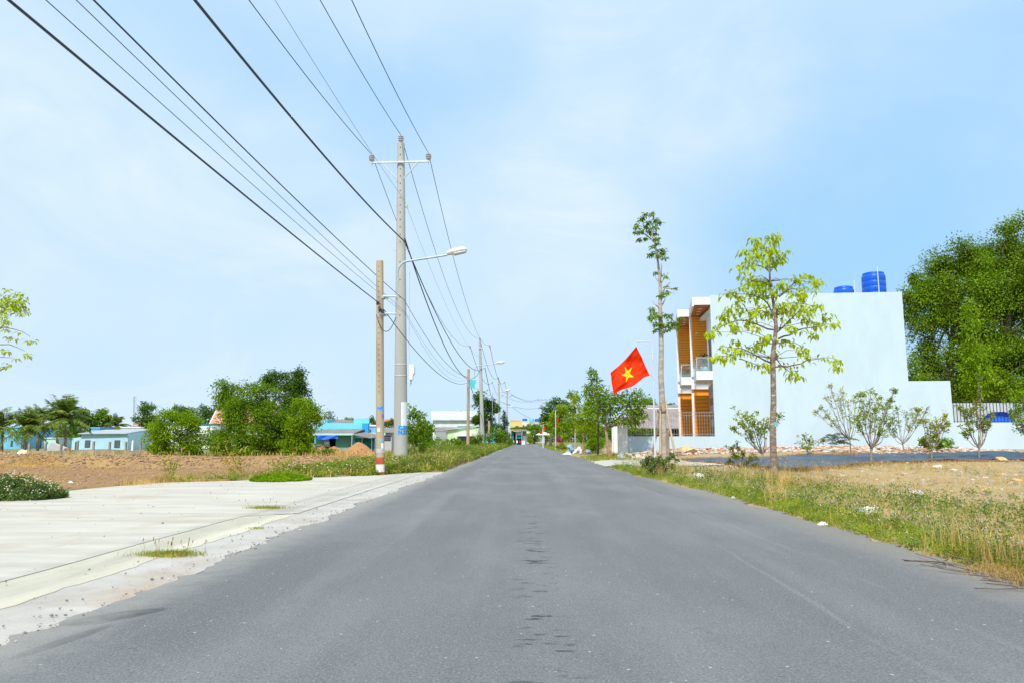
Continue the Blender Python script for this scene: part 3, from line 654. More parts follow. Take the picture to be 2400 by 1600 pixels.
# gravel on the shoulder, and at the asphalt edge
b = B()
for q in np.c_[rg.uniform(-4.2, -2.75, 900), rg.uniform(4, 24, 900)]:
    if rg.uniform() < (1 if q[0] > -3.42 else .35): b.stone([q[0], q[1], .012], abs(rg.normal(0, .0045)) + .003, rg)
for q in np.c_[rg.normal(-2.84, .05, 260), rg.uniform(4, 18, 260)]: b.stone([*q, .016], abs(rg.normal(0, .0055)) + .004, rg)
for q in np.c_[rg.uniform(-9, -4.1, 160), rg.uniform(5, 20, 160)]: b.stone([*q, .014], abs(rg.normal(0, .006)) + .004, rg)
stuff(b, 'shoulder_gravel', M['gravel'], 'grey gravel crumbs on the left concrete shoulder')
# rubble heap along the house wall
b = B(); P = area(9000, 6.0, 25, 33.5, 45, rg, lambda x, y: sm(35.0, 40.5, y - 1.0 * wob(x * .6, 0, 1.0) + (.14 * (x - 11.6))) * (.55 + .45 * (wob(x, y, .9) > -.2)))
for q in P[:2600]: b.stone(q + [0, 0, .03 + .14 * rg.uniform() * sm(39, 43, q[1])], rg.uniform(.05, .17), rg, 0, .5)
stuff(b, 'rubble', M['rubble'], 'pink and white brick rubble along the foot of the pale house wall')

# far woods closing the horizon
b = B(); rg = np.random.default_rng(77)
for x0, x1, y0, y1, n, h in ((-420, -20, 250, 300, 52000, 6.0), (-20, 60, 300, 340, 9000, 6.0), (60, 380, 220, 280, 26000, 6.0)):
    x = rg.uniform(x0, x1, n); y = rg.uniform(y0, y1, n); hh = h * (.75 + .5 * wob(x * .12, y * .05, 1.0) + .35 * wob(x * .5, 0 * y, 1.0)); z = hh * rg.uniform(0, 1, n) ** .7
    leaves(b, np.c_[x, y, z], rg.normal(size=(n, 3)), rg.uniform(.8, 1.6, n), .8, rg, .2)
stuff(b, 'far_woods', M['dark'], 'low dark band of far off woods along the horizon')
# ------------------------------------------------------------------ utility poles, street lamps, wires
GP, GL, GW = 'tall concrete utility poles on the left verge', 'street lamps along the left verge', 'overhead wires along the road'
MP_Y, MP_X = 31.6, None
base = At(939, 1090, 31.6); MP_X = base[0]
def zat(px, py, Y): return At(px, py, Y)[2]
def arc(r, a0, a1, z0, z1, c, n=10, off=.004):                     # curved patch lying on a round pole
    a = np.radians(np.linspace(a0, a1, n)); P = np.stack([np.stack([c[0] + (r + off) * np.sin(a), c[1] - (r + off) * np.cos(a), np.full(n, z)], -1) for z in (z1, z0)], 0)
    return P
def lettering(s, size, r, a0, zc, c, parent, mat, dz=0):
    cu = bpy.data.curves.new('lettering', 'FONT'); cu.body = s; cu.size = size; cu.align_x = 'CENTER'; cu.align_y = 'CENTER'; cu.extrude = .001; cu.offset = .006 * size / .2
    o = bpy.data.objects.new('tmp', cu); COL.objects.link(o); dg = bpy.context.evaluated_depsgraph_get()
    me = bpy.data.meshes.new_from_object(o.evaluated_get(dg)); bpy.data.objects.remove(o)
    for v in me.vertices:
        a = math.radians(a0) + v.co.x / r; v.co = Vector((c[0] + (r + .009 + v.co.z) * math.sin(a), c[1] - (r + .009 + v.co.z) * math.cos(a), zc + v.co.y)) - Vector(OFF[parent.name])
    me.materials.clear(); me.materials.append(mat); return link('lettering', me, parent, OFF[parent.name])
INS = [(.05, 0), (.05, .06), (.12, .07), (.13, .1), (.06, .12), (.06, .15), (.13, .16), (.14, .19), (.06, .21), (.06, .24), (.12, .25), (.12, .29), (.05, .33), (.03, .36), (0, .36)]
def main_pole(x, y, label, H0, lean=0.0):
    g = float(zt(x, y)) - .1; t = thing('utility_pole', label, 'utility pole', (x, y, g), GP)
    top = g + H0; r0, r1 = .30 * H0 / 13.9, .155 * H0 / 13.9
    rad = lambda z: r0 + (r1 - r0) * (z - g) / H0
    B().tube([(x, y, g), (x, y, g + H0 / 2), (x, y, top)], [r0, (r0 + r1) / 2, r1], 20).build('shaft', M['pole'], t, True)
    h = B()
    for z in np.r_[np.arange(top - .25, top - 5.0, -.34), np.arange(top - 5.6, top - 8.0, -.8)]:
        h.box((x, y - rad(z) - .002, z), (.035, .03, .045)); 
    h.build('climbing_hole', M['hole'], t, kind='stuff')
    za = top - .97; w = 1.31
    B().bx(x - w, x + w, y - rad(za) - .09, y - rad(za) - .01, za - .035, za + .035).build('crossarm', M['steelw'], t)
    for s in (-1, 1): B().tube([(x + s * .82, y - rad(za) - .06, za - .03), (x + s * rad(za) * .9, y - rad(za) - .03, za - .78)], .028, 6).build('brace', M['steelw'], t)
    tips = []
    for px, pz in ((x - w + .02, za + .05), (x, top + .06), (x + w - .02, za + .05)):
        yy = y - rad(za) - .05 if pz < top else y
        i = B().lathe(INS, (px, yy, pz), 14).build('insulator', M['porc'], t, True); B().tube([(px, yy, pz - .2), (px, yy, pz + .03)], .022, 6).build('pin', M['galv'], i)
        tips.append((px, yy, pz + .34))
    for zz in (top - 2.95, top - 5.0): B().tube([(x - rad(zz) - .1, y, zz), (x + rad(zz) + .14, y, zz)], .014, 6).build('through_bolt', M['galv'], t)
    B().bx(x + rad(top - 2.95), x + rad(top - 2.95) + .1, y - .05, y + .05, top - 3.02, top - 2.88).build('wire_bracket', M['galv'], t)
    t.rotation_euler = (0, -lean, 0)
    tips = [(x + (a - x) * math.cos(lean) - (c - g) * math.sin(lean), bq, g + (c - g) * math.cos(lean) + (a - x) * math.sin(lean)) for a, bq, c in tips]
    return t, tips, rad, top
POLES = []
for k, (yy, xx, hh, lb, ln) in enumerate([(31.6, MP_X, zat(936, 337, 31.6) - float(zt(MP_X, 31.6)) + .1, 'nearest tall grey concrete utility pole with crossarm and white paper strip', .0195), (94.0, -5.45, 13.9, 'second tall concrete utility pole, in front of the dark leafy tree', .033), (152.0, -5.3, 13.9, 'third tall utility pole, beyond the dark tree', .02), (193.0, -4.7, 13.6, 'far utility pole standing beside the teal roadside stall', .01)]):
    POLES.append(main_pole(xx, yy, lb, hh, ln))
t = POLES[0][0]; x, y = MP_X, 31.6; rad = POLES[0][2]
za, zb = zat(945, 942, y), zat(945, 997, y)
p_ = B().grid(arc(rad(zb), 12, 82, zb, za, (x, y), 12)).build('paper_strip', M['paper'], t)
for s, ya, yb in (('C.33', 997, 1006), ('N.33', 1008, 1017)):
    z0, z1 = zat(945, yb, y), zat(945, ya, y); r = rad(z0)
    p_ = B().grid(arc(r, -18, 78, z0, z1, (x, y), 14, .006)).build('number_plate', M['blue_sign'], t); lettering(s, .21, r, 30, (z0 + z1) / 2, (x, y), p_, M['sign_ink'])
for py in (854, 880): B().lathe([(rad(zat(945, py, y)) + .012, -.02), (rad(zat(945, py, y)) + .012, .02)], (x, y, zat(945, py, y)), 20).build('steel_band', M['steelw'], t)
# meter box hanging on the pole
zc = zat(956, 870, y); bx0 = x + rad(zc) + .03
bt = thing('meter_box', 'pale grey meter box hung on the right side of the nearest tall pole', 'meter box', (bx0, y, zc - .4))
B().prism([(bx0, y - .18, zc + .3), (bx0 + .2, y - .18, zc + .3), (bx0 + .24, y - .18, zc + .2), (bx0 + .24, y - .18, zc - .1), (bx0 + .17, y - .18, zc - .16), (bx0 + .17, y - .18, zc - .36), (bx0 + .02, y - .18, zc - .36)], (0, .3, 0)).build('casing', M['lampw'], bt)
B().bx(bx0 + .03, bx0 + .2, y - .19, y - .182, zc - .08, zc + .26).build('lid', M['white'], bt)
B().tube([(bx0 + .08, y, zc - .36), (bx0 + .08, y, zc - .55), (bx0, y, zc - .62)], .03, 8).build('cable_gland', M['steelw'], bt)
B().tube([(bx0 + .02, y - .1, zc + .25), (x + rad(zc + 1) + .015, y - .08, zc + 1), (x + rad(zc + 4.4) + .015, y - .06, zc + 4.4)], .012, 6).build('cable', M['greypaint'], bt)

# old short poles
GO = 'old short poles on the left verge'
def old_pole(px, Y, toppy, basepy, label, r0=.135, r1=.105):
    P = At(px, basepy, Y); x, y = P[0], Y; g = P[2] - .03; top = zat(px - 4 * (Y < 30), toppy, Y)
    t = thing('old_pole', label, 'pole', (x, y, g), GO); rad = lambda z: r0 + (r1 - r0) * (z - g) / (top - g)
    B().tube([(x, y, g), (x, y, (g + top) / 2), (x, y, top)], [r0, (r0 + r1) / 2, r1], 18).build('shaft', M['oldpole'], t, True)
    h = B()
    for z in np.arange(top - .2, top - 4.3, -.17 if Y < 30 else -.5): h.box((x - .01, y - rad(z) - .001, z), (.02, .02, .028))
    h.build('climbing_hole', M['hole'], t, kind='stuff')
    if Y < 30: t.rotation_euler = (0, -.026, 0)
    return t, x, y, rad, g, top
OP = [old_pole(891, 23.2, 612, 1112, 'old tan concrete pole with red and white bands at its foot', .135, .115), old_pole(1096.5, 60.5, 864, 1058, 'second old concrete pole with white painted foot and teal cloth', .14, .11), old_pole(1146, 88.0, 985, 1047, 'third short old pole, just right of the second tall pole', .15, .13), old_pole(1188, 150.0, 978, 1040, 'distant short old pole left of the far utility pole', .15, .13)]
t, x, y, rad, g, top = OP[0]
for nm, mm, ya, yb, lb in (('painted_band', 'redband', 1104.5, 1114, 'lower red painted band'), ('painted_band', 'whiteband', 1087, 1104.5, 'white painted band'), ('painted_band', 'redband', 1070.5, 1087, 'upper faded red painted band'), ('painted_band', 'greypaint', 1050, 1060, 'grey smeared paint band')):
    z1, z0 = zat(891, ya, y), zat(891, yb, y); z0 = max(z0, g)
    o = B().lathe([(rad(z0) + .004, z0), (rad(z1) + .004, z1)], (x, y, 0), 20).build(nm, M[mm], t, True); o['label'] = lb
z0, z1 = zat(891, 961, y), zat(891, 951.5, y); p_ = B().grid(arc(rad(z0), -35, 80, z0, z1, (x, y), 14)).build('number_plate', M['blue_sign'], t); lettering('N/1', .125, rad(z0), 18, (z0 + z1) / 2, (x, y), p_, M['sign_ink'])
for mm, ya, yb, a0, a1 in (('purple', 970, 979, 35, 85), ('blue_sign', 985, 992, 50, 88), ('cyanst', 998.5, 1002, -30, 12), ('paper', 1002.3, 1010.5, -28, 12), ('blue_sign', 1028, 1034, 10, 60), ('paper', 1037, 1050, 25, 62)):
    z1, z0 = zat(891, ya, y), zat(891, yb, y); B().grid(arc(rad(z0), a0, a1, z0, z1, (x, y), 8, .005)).build('sticker', M[mm], t)
t2, x2, y2, rad2, g2, top2 = OP[1]
o = B().lathe([(rad2(g2) + .006, g2), (rad2(g2) + .006, g2 + .55)], (x2, y2, 0), 16).build('painted_band', M['whiteband'], t2, True); o['label'] = 'white painted foot'
o = B().grid(np.array([[(x2 + .12 + .3 * u + .05 * math.sin(7 * v), y2 - .16, zat(1100, 906, y2) + .6 * (1 - v) - .14 * u * v) for v in np.linspace(0, 1, 8)] for u in np.linspace(0, 1.6, 8)]))
solo(o, 'hanging_cloth', M['cyanst'], 'torn turquoise cloth caught on the bracket of the second old pole', 'cloth')

# street lamps: a pipe clamped to the short pole by two arms, bent out over the road
def street_lamp(old, pipe_px, ys, lamp0, lamp1, label, r=.035, full=True):
    tt, x, y, rad, g, top = old
    yA, yB, yT, yBot = ys; X = At(pipe_px, yA, y - .05)[0]
    t = thing('street_lamp', label, 'street lamp', (X, y, zat(pipe_px, yBot, y)), GL)
    e0, e1 = At(lamp0[0], lamp0[1], y - .05), At(lamp1[0], lamp1[1], y - .05)
    zt_ = zat(pipe_px, yT, y); bend = [(X, y - .05, zat(pipe_px, yBot, y)), (X, y - .05, zt_ - .42)]
    for a in np.linspace(0, 1, 7)[1:]:
        bend.append((X + .36 * (1 - math.cos(a * 1.45)), y - .05, zt_ - .42 + .4 * math.sin(a * 1.5)))
    B().tube(bend + [e0], r, 10).build('pipe', M['galv'], t, True)
    for py in (yA, yB):
        z = zat(pipe_px, py, y); a = B().tube([(x, y - .16, z), (X, y - .12, z)], .028, 8).build('bracket_arm', M['galv'], t)
        B().lathe([(rad(z) + .012, -.05), (rad(z) + .014, .05)], (x, y, z), 16).build('clamp', M['galv'], a, True)
    d = e1 - e0; L = np.linalg.norm(d); d /= L; up = np.cross(d, [0, 1, 0]) * -1; up = up if up[2] > 0 else -up; sd = np.array([0, 1.0, 0])
    def sect(s, hw, h0, h1): c = e0 + d * s * L; return [c + sd * hw * math.cos(a) + up * (h0 + (h1 - h0) * (.5 + .5 * math.sin(a))) for a in np.linspace(0, 6.283, 14, endpoint=False)]
    P = np.array([sect(s, w, a, bq) for s, w, a, bq in ((0, .03, .02, .06), (.02, .1, -.02, .12), (.3, .135, -.03, .17), (.75, .14, -.03, .17), (.95, .12, -.02, .13), (1, .05, .0, .08))])
    P = np.concatenate([P, P[:, :1]], 1); b = B().grid(P); b.add(P[0, :-1], [list(range(14))]); b.add(P[-1, :-1], [list(range(14))[::-1]])
    hd = b.build('lamp_head', M['lampw'], t, True)
    Q = np.array([sect(s, w, a, bq) for s, w, a, bq in ((.3, .07, -.05, .02), (.36, .12, -.075, .03), (.9, .11, -.07, .03), (.95, .06, -.04, .02))]); Q = np.concatenate([Q, Q[:, :1]], 1)
    B().grid(Q).build('lens', M['lens'], hd, True)
    return t
street_lamp(OP[0], 930.5, (697, 737, 612, 744), (1048, 598), (1095, 588), 'nearest street lamp, white head on a curved pipe clamped to the tan pole')
street_lamp(OP[1], 1112, (889, 906, 856, 909), (1163, 852), (1183, 849), 'second street lamp, clamped to the old pole with the teal cloth')
street_lamp(OP[2], 1154, (925, 935, 918, 1000), (1183, 917), (1197, 913), 'third street lamp, its arm crossing the third tall pole', .04)
street_lamp(OP[3], 1173, (960, 965, 954, 975), (1193, 953), (1204, 951), 'small distant street lamp with its arm behind the far utility pole', .05)

def curve_wire(A, Bp, sag, n=30):
    t = np.linspace(0, 1, n)[:, None]; A = np.asarray(A, float); Bp = np.asarray(Bp, float)
    P = A + (Bp - A) * t; P[:, 2] -= (4 * sag * t * (1 - t))[:, 0]; return P
def cross_top(A, Bp, sag):
    P = curve_wire(A, Bp, sag, 200); P = P[P[:, 1] > 1.0]; q = np.array([proj(p) for p in P]); return np.interp(0, q[::-1, 1][::-1] * -1 if False else -q[:, 1], q[:, 0])
def fit(A, Bp, tx):
    lo, hi = -.5, 9.0
    for _ in range(40):
        m = (lo + hi) / 2
        if cross_top(A, Bp, m) > tx: lo = m
        else: hi = m
    return (lo + hi) / 2
def wire(A, Bp, sag, r, label, fwd=None, name='overhead_wire'):
    P = curve_wire(A, Bp, sag, 40)
    if fwd is not None: P = np.concatenate([fwd[::-1][:-1], P])
    b = B().tube(P, r, 6, 0, False); return solo(b, name, M['wire'], label, 'wire', P[len(P) // 2], GW, True)
BACK = -32.0
def near_wire(px, py, Y, tx, r, label, nxt=None, sagn=1.8, back=BACK, dz=0, A=None, dx=0):
    A = At(px, py, Y) if A is None else np.array(A)
    Bp = np.array([A[0] + dx, back, A[2] + dz]); s = fit(A, Bp, tx)
    fw = curve_wire(A, nxt, sagn, 34) if nxt is not None else None
    return wire(A, Bp, s, r, label, fw)
T0, T1, T2, T3 = [p[1] for p in POLES]
near_wire(0, 0, 0, 583, .014, 'black line to the left insulator of the nearest tall pole', T1[0], 2.6, A=T0[0])
near_wire(0, 0, 0, 750, .014, 'black line to the top insulator of the nearest tall pole', T1[1], 2.6, A=T0[1])
near_wire(0, 0, 0, 824, .014, 'black line to the right insulator of the nearest tall pole', T1[2], 2.6, A=T0[2])
pa = At(948, 470, 31.6); pb = np.array([-5.2, 94, pa[2] - .2])
near_wire(948, 470, 31.6, 644 , .006, 'thin grey line to the small bracket below the crossarm', pb, 2.0)
pa = At(948, 566, 31.4); pb = np.array([-5.3, 93.8, zat(1137, 862, 93.8)])
near_wire(948, 566, 31.4, 456, .028, 'thick twisted black cable clamped to the tall pole above the lamp arm', pb, 2.2)
wire(At(949, 560, 31.4), At(1128, 862, 93.8), 3.4, .03, 'slack black cable hanging between the first two tall poles')
pa = At(948, 704, 31.4); near_wire(948, 704, 31.4, 219, .013, 'black cable crossing behind the tan pole to the tall pole', At(1097, 882, 60.5), .8)
near_wire(951, 733, 31.4, 178 , .006, 'thin line left of the cable that ends on the tall pole', At(1097, 882, 60.3), 1.0)
near_wire(951, 737, 31.5, 107, .006, 'leftmost of the thin lines that end on the tall pole', At(1095, 886, 60.4), 1.2)
near_wire(889, 711, 23.0, 20, .0155, 'lowest black cable, running in from the upper left to the tan pole', At(1094, 897, 60.4), .9)
bt = B().tube(curve_wire(At(882, 738, 23), At(928, 744, 23), .5, 14), .012, 6); solo(bt, 'cable_loop', M['wire'], 'small slack loop of cable under the lamp bracket', 'cable loop', smooth=True)
c0 = At(885, 711, 22.95); t = thing('cable_clamp', 'black clamp gripping the lowest cable on the tan pole', 'cable clamp', c0)
for px, py in ((885, 711), (891, 727), (897, 730)): B().lathe([(0, -.06), (.045, -.05), (.05, .03), (.02, .07), (0, .07)], At(px, py, 22.95), 8).build('clamp_body', M['wire'], t)
# spans further along
for a, c, s in ((T1, T2, 2.2), (T2, T3, 1.6)):
    for k, nm in enumerate(('left', 'top', 'right')):
        wire(a[k], c[k], s, .03, 'far line on the %s insulators between the %s tall poles' % (nm, 'second and third' if a is T1 else 'third and fourth'))
FP = np.array([At(1270, 931, 232)[0], 232.0])
fpt = thing('utility_pole', 'farthest pale utility pole, right of the road by the leafy trees', 'utility pole', (FP[0], FP[1], 0), GP)
zt_ = zat(1270, 931, 232); B().tube([(FP[0], FP[1], 0), (FP[0], FP[1], zt_)], [.3, .16], 10).build('shaft', M['steelw'], fpt, True)
za = zat(1270, 937, 232); B().bx(FP[0] - 1.3, FP[0] + 1.3, FP[1] - .1, FP[1] + .1, za - .06, za + .06).build('crossarm', M['greypaint'], fpt)
for dx in (-1.2, 0, 1.2): B().lathe(INS, (FP[0] + dx, FP[1], za + .05), 8).build('insulator', M['porc'], fpt)
for k in range(3): wire(T3[k], (FP[0] - 1.2 + 1.2 * k, FP[1], za + .4), 1.4, .03, 'far line crossing the road on the %s insulators' % ('left', 'middle', 'right')[k])
wire(At(1172, 940, 152), At(1275, 951, 232), 1.2, .035, 'low far cable slanting across the road')
wire(At(1137, 862, 93.8), At(1172, 960, 152), 2.0, .04, 'cable from the second tall pole to the third below the lamp')
wire(At(1097, 884, 60.5), At(1150, 1000, 150), 1.2, .03, 'low cable from the second old pole into the trees')
wire(At(1191, 945, 193), At(1262, 985, 260), .8, .04, 'far cable running down toward the yellow house')
# ------------------------------------------------------------------ the pale house on the right, its yard wall, gate and tanks
HA = math.radians(4.0)
HU = np.array([math.cos(HA), -math.sin(HA), 0.0]); HV = np.array([math.sin(HA), math.cos(HA), 0.0])
HO = At(1664, 697, 45.0); HO[2] = 0.0
def hpx(px, v=0.0):                                                # u where the pixel column crosses the plane v (at eye level)
    d = ray(px, 1030); o = HO + HV * v - np.array([0, 0, H]); A = np.array([[d[0], -HU[0]], [d[1], -HU[1]]])
    return np.linalg.solve(A, o[:2])[1]
def hz(py, u, v=0.0):                                              # height seen at image row py at local (u,v)
    p = HO + HU * u + HV * v; return At(VPX + F * p[0] / p[1], py, p[1])[2]
def hthing(name, label, cat, group=None):
    return thing(name, label, cat, HO, group, -HA, True)
GZ = .2
SK = math.tan(math.radians(6.0))
U1, U2 = hpx(2139), hpx(2238)
zt_top = hz(690, 3); z_step = hz(892, U1 + 1); DEP = 4.3
house = hthing('row_house', 'nearer two storey house with a large blank pale blue side wall', 'house')
b = B(); th = .22
poly = [(0, 0, GZ), (U2, 0, GZ), (U2, 0, z_step), (U1, 0, z_step), (U1, 0, zt_top), (0, 0, zt_top)]
b.prism(poly, (0, th, 0)); b.build('side_wall', M['housewall'], house)
B().bx(.002, U1 - .02, th, 4.25, zt_top - 1.0, zt_top - .8).build('roof', M['whitep'], house)
B().bx(U1 - .22, U1, th, 4.25, GZ, zt_top - .02).bx(U2 - .2, U2 - .01, th, 4.25, GZ, z_step - .02).bx(U1, U2 - .2, th, 4.25, z_step - .3, z_step - .1).build('rear_wall', M['housewall'], house)
def unit_front(ht, v0, far, dz):
    """one house front: facade wall, wood clad fin, roof hood with lights, balcony"""
    PU = -1.12; y0, y1 = v0, v0 + 4.3
    ztop, zsof = hz(697, PU) + dz, hz(717, PU) + dz
    zb, zbt, zbg = hz(889, -1) , hz(869, -1), hz(838, -1)
    zf = hz(902, 0, 4.2)
    # facade wall (looks to the road) with a window up and a dark entrance down
    B().bx(0, .2, y0 + .23, y1 - .21, zb - .2, ztop - .5).build('front_wall', M['whitep'], ht)
    B().bx(0, .2, y0 + .23, y1 - .21, GZ, zb - .2).build('entrance_wall', M['tile_pink'], ht)
    w = B().bx(-.05, .02, y0 + .5, y0 + 3.2, zbt + .1, zbt + 2.5).build('window', M['darkframe'], ht)
    B().bx(-.062, -.052, y0 + .62, y0 + 1.8, zbt + .2, zbt + 2.4).build('pane', M['darkglass'], w); B().bx(-.062, -.052, y0 + 1.92, y0 + 3.1, zbt + .2, zbt + 2.4).build('pane', M['whitep'], w)
    for k, z in enumerate((1.4, 2.3, 3.2)):
        for q in (0, 1): B().bx(-.012, .0, y0 + .5 + q * 1.3, y0 + 1.4 + q * 1.3, z + .1, z + .55).build('vent', M['darkglass'], ht)
    # roof hood
    b = B().bx(PU, -.002, y0, y1 - .002, zsof + .06, ztop); b.build('roof_hood', M['white'], ht)
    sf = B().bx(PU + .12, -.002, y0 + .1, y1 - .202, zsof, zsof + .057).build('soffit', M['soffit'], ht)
    B().bx(PU, PU + .118, y0 + .0, y1 - .202, zsof - .02, zsof + .058).build('hood_lip', M['white'], ht)
    for yy in (1.0, 2.1, 3.1): B().bx(PU + .42, PU + .66, y0 + yy, y0 + yy + .22, zsof - .012, zsof - .001).build('downlight', M['white'], sf)
    # fin between the houses, clad with boards on the side towards the lot
    B().bx(PU, .2, y1 - .2, y1, GZ, ztop - .02).build('fin_wall', M['white'], ht)
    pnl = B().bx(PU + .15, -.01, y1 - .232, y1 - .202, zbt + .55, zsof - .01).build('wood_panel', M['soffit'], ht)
    hgt = (zsof - zbt - .57) / 22; pl = None
    def planks(panel, z0, z1, n):
        h_ = (z1 - z0) / n; me = None
        for k in range(n):
            if me is None:
                o = B().bx(PU + .15, -.01, y1 - .262, y1 - .233, z0 + .012, z0 + h_ - .012).build('plank', M['wood'], panel); me = o
            else:
                c = me.copy(); COL.objects.link(c); c.parent = panel; c.location.z = k * h_
    planks(pnl, zbt + .55, zsof - .01, 20)
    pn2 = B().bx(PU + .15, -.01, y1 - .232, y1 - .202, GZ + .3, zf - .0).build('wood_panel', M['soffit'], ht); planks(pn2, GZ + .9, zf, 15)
    # balcony
    BU = -1.0
    bal = B().bx(BU, -.003, y0 + .004, y1 - 1.3, zb, zbt).build('balcony', M['white'], ht)
    B().bx(PU + .04, -.0, y1 - .33, y1 - .27, zbt, zbt + .54).build('upstand', M['white'], bal)
    B().bx(PU + .0, -.003, y1 - .4, y1 - .205, zb - .32, zb - .02).build('balcony_beam', M['white'], ht)
    B().bx(BU + .04, BU + .055, y0 + .1, y1 - 1.35, zbt, zbg).build('glass_panel', M['glasspane'], bal)
    B().bx(BU + .06, -.02, y0 + .05, y0 + .065, zbt, zbg).build('glass_panel', M['glasspane'], bal)
    for yy in (.08, 1.3, 2.6): B().bx(BU + .03, BU + .07, y0 + yy, y0 + yy + .03, zbt, zbg + .02).build('glass_post', M['steelw'], bal)
    B().bx(BU + .02, BU + .08, y0 + .05, y1 - 1.35, zbg, zbg + .03).bx(BU + .08, -.02, y0 + .04, y0 + .08, zbg, zbg + .03).build('handrail', M['steelw'], bal)
    return zbt
SHEAR[house.name] = SK
zfl = unit_front(house, 0.0, False, 0)
house2 = hthing('row_house', 'farther twin house of the pair, its wood clad fin just left of the nearer one', 'house')
house2.location = [float(v) for v in HO - HU * .78]; SHEAR[house2.name] = SK
B().bx(.21, U1 - .05, 8.4, 8.58, GZ, zt_top - .4).bx(U1 - .3, U1 - .1, 4.32, 8.4, GZ, zt_top - .4).build('rear_wall', M['housewall'], house2)
B().bx(.21, U1 - .3, 4.32, 8.4, zt_top - .9, zt_top - .7).build('roof', M['whitep'], house2)
unit_front(house2, 4.302, True, -.02)
# potted plants on the balconies
def hw(u, v, z): p = HO + HU * u + HV * v; return np.array([p[0], p[1], z])
for v0, lb in ((.7, 'potted palm behind the glass of the nearer balcony'), (4.9, 'potted palm on the farther balcony')):
    c = hw(-.35, v0, zfl); t = thing('potted_plant', lb, 'potted plant', c, 'plants on the balconies')
    B().lathe([(0, 0), (.2, 0), (.27, .34), (.24, .34), (.2, .28), (0, .28)], c, 14).build('pot', M['terra'], t, True)
    rg = np.random.default_rng(2); b = B(); n = 60; a = rg.uniform(0, 6.28, n); r0 = rg.uniform(0, .12, n)
    bentleaves(b, c + np.c_[np.cos(a) * r0, np.sin(a) * r0, rg.uniform(.5, 1.05, n)], np.c_[np.cos(a), np.sin(a), rg.uniform(.3, 1.6, n)], rg.uniform(.35, .6, n), .07, rg, .6); b.build('leaves', M['bluegreen'], t)
    b = B()
    for k in range(5): b.tube([c + [0, 0, .25], c + [rg.normal(0, .06), rg.normal(0, .06), .9]], .02, 5)
    b.build('stem', M['twig'], t)
# water tanks on the roof
def tank(px0, px1, ytop, ybot, Y, label, zcut):
    a, c = At(px0, ybot, Y), At(px1, ybot, Y); r = (c[0] - a[0]) / 2; x = (a[0] + c[0]) / 2; z0 = zcut; zt1 = zat(px0, ytop, Y)
    t = thing('water_tank', label, 'water tank', (x, Y, z0), 'blue tanks on the flat roof')
    hgt = zt1 - z0; body = hgt - .24; prof = [(0, z0), (r * .97, z0)]
    n = 7
    for k in range(n):
        za, zb = z0 + body * k / n, z0 + body * (k + 1) / n
        prof += [(r * .975, za + .01), (r, za + .04), (r, zb - .04), (r * .975, zb - .01)]
    prof += [(r * .96, z0 + body + .02), (r * .88, z0 + body + .1), (r * .86, z0 + body + .12)]
    B().lathe(prof, (x, Y, 0), 32).build('tank_body', M['tank'], t, True)
    B().lathe([(r * .9, z0 + body + .1), (r * .9, z0 + body + .2), (r * .7, z0 + body + .24), (r * .3, z0 + body + .3), (0, z0 + body + .3)], (x, Y, 0), 32).build('lid', M['tank'], t, True)
    return x, r, z0, zt1
x, r, z0, z1 = tank(2023, 2075, 640, 684, 48.2, 'tall blue ribbed water tank standing at the roof edge', zt_top - .8)
solo(B().tube([(x - r * .62, 46.6, zt_top - .8), (x - r * .62 - .02, 46.6, z1 + .05)], .03, 8), 'vent_pipe', M['steelw'], 'thin pale pipe standing in front of the taller blue tank', 'pipe', smooth=True)
x, r, z0, z1 = tank(1955, 2000, 673, 688, 47.6, 'second blue tank, only its lid showing above the roof', zt_top - .8)
solo(B().tube([(x + r * .3, 46.4, zt_top - .8), (x + r * .3, 46.4, z1 + .18)], .028, 8), 'vent_pipe', M['steelw'], 'thin pale pipe in front of the low blue tank lid', 'pipe', smooth=True)

# yard wall to the left with its railing
UL = hpx(1471)
def railing(label, u0, u1, z0, z1, v, mat, step, rails, group=None, th=.015):
    t = hthing('railing', label, 'railing', group); me = None
    for k, u in enumerate(np.arange(u0 + step / 2, u1, step)):
        if me is None: me = B().bx(u - th / 2, u + th / 2, v - th / 2, v + th / 2, z0, z1).build('bar', mat, t); u00 = u
        else: c = me.copy(); COL.objects.link(c); c.parent = t; c.location.x = u - u00
    for z in rails: B().bx(u0, u1, v - .02, v + .02, z - .013, z + .013).build('rail', mat, t)
    return t
zw = hz(1021.5, -3)
yw = hthing('yard_wall', 'low pale blue yard wall joining the house corner to the white gate pillars', 'wall')
B().bx(UL, -.002, .0, .2, GZ, zw).build('wall_face', M['housewall'], yw)
railing('grey metal railing on the low yard wall before the orange wood panels', UL, -.01, zw, hz(963, -2), .1, M['rail'], .155, (zw + .14, hz(966, -2), hz(973, -2)))
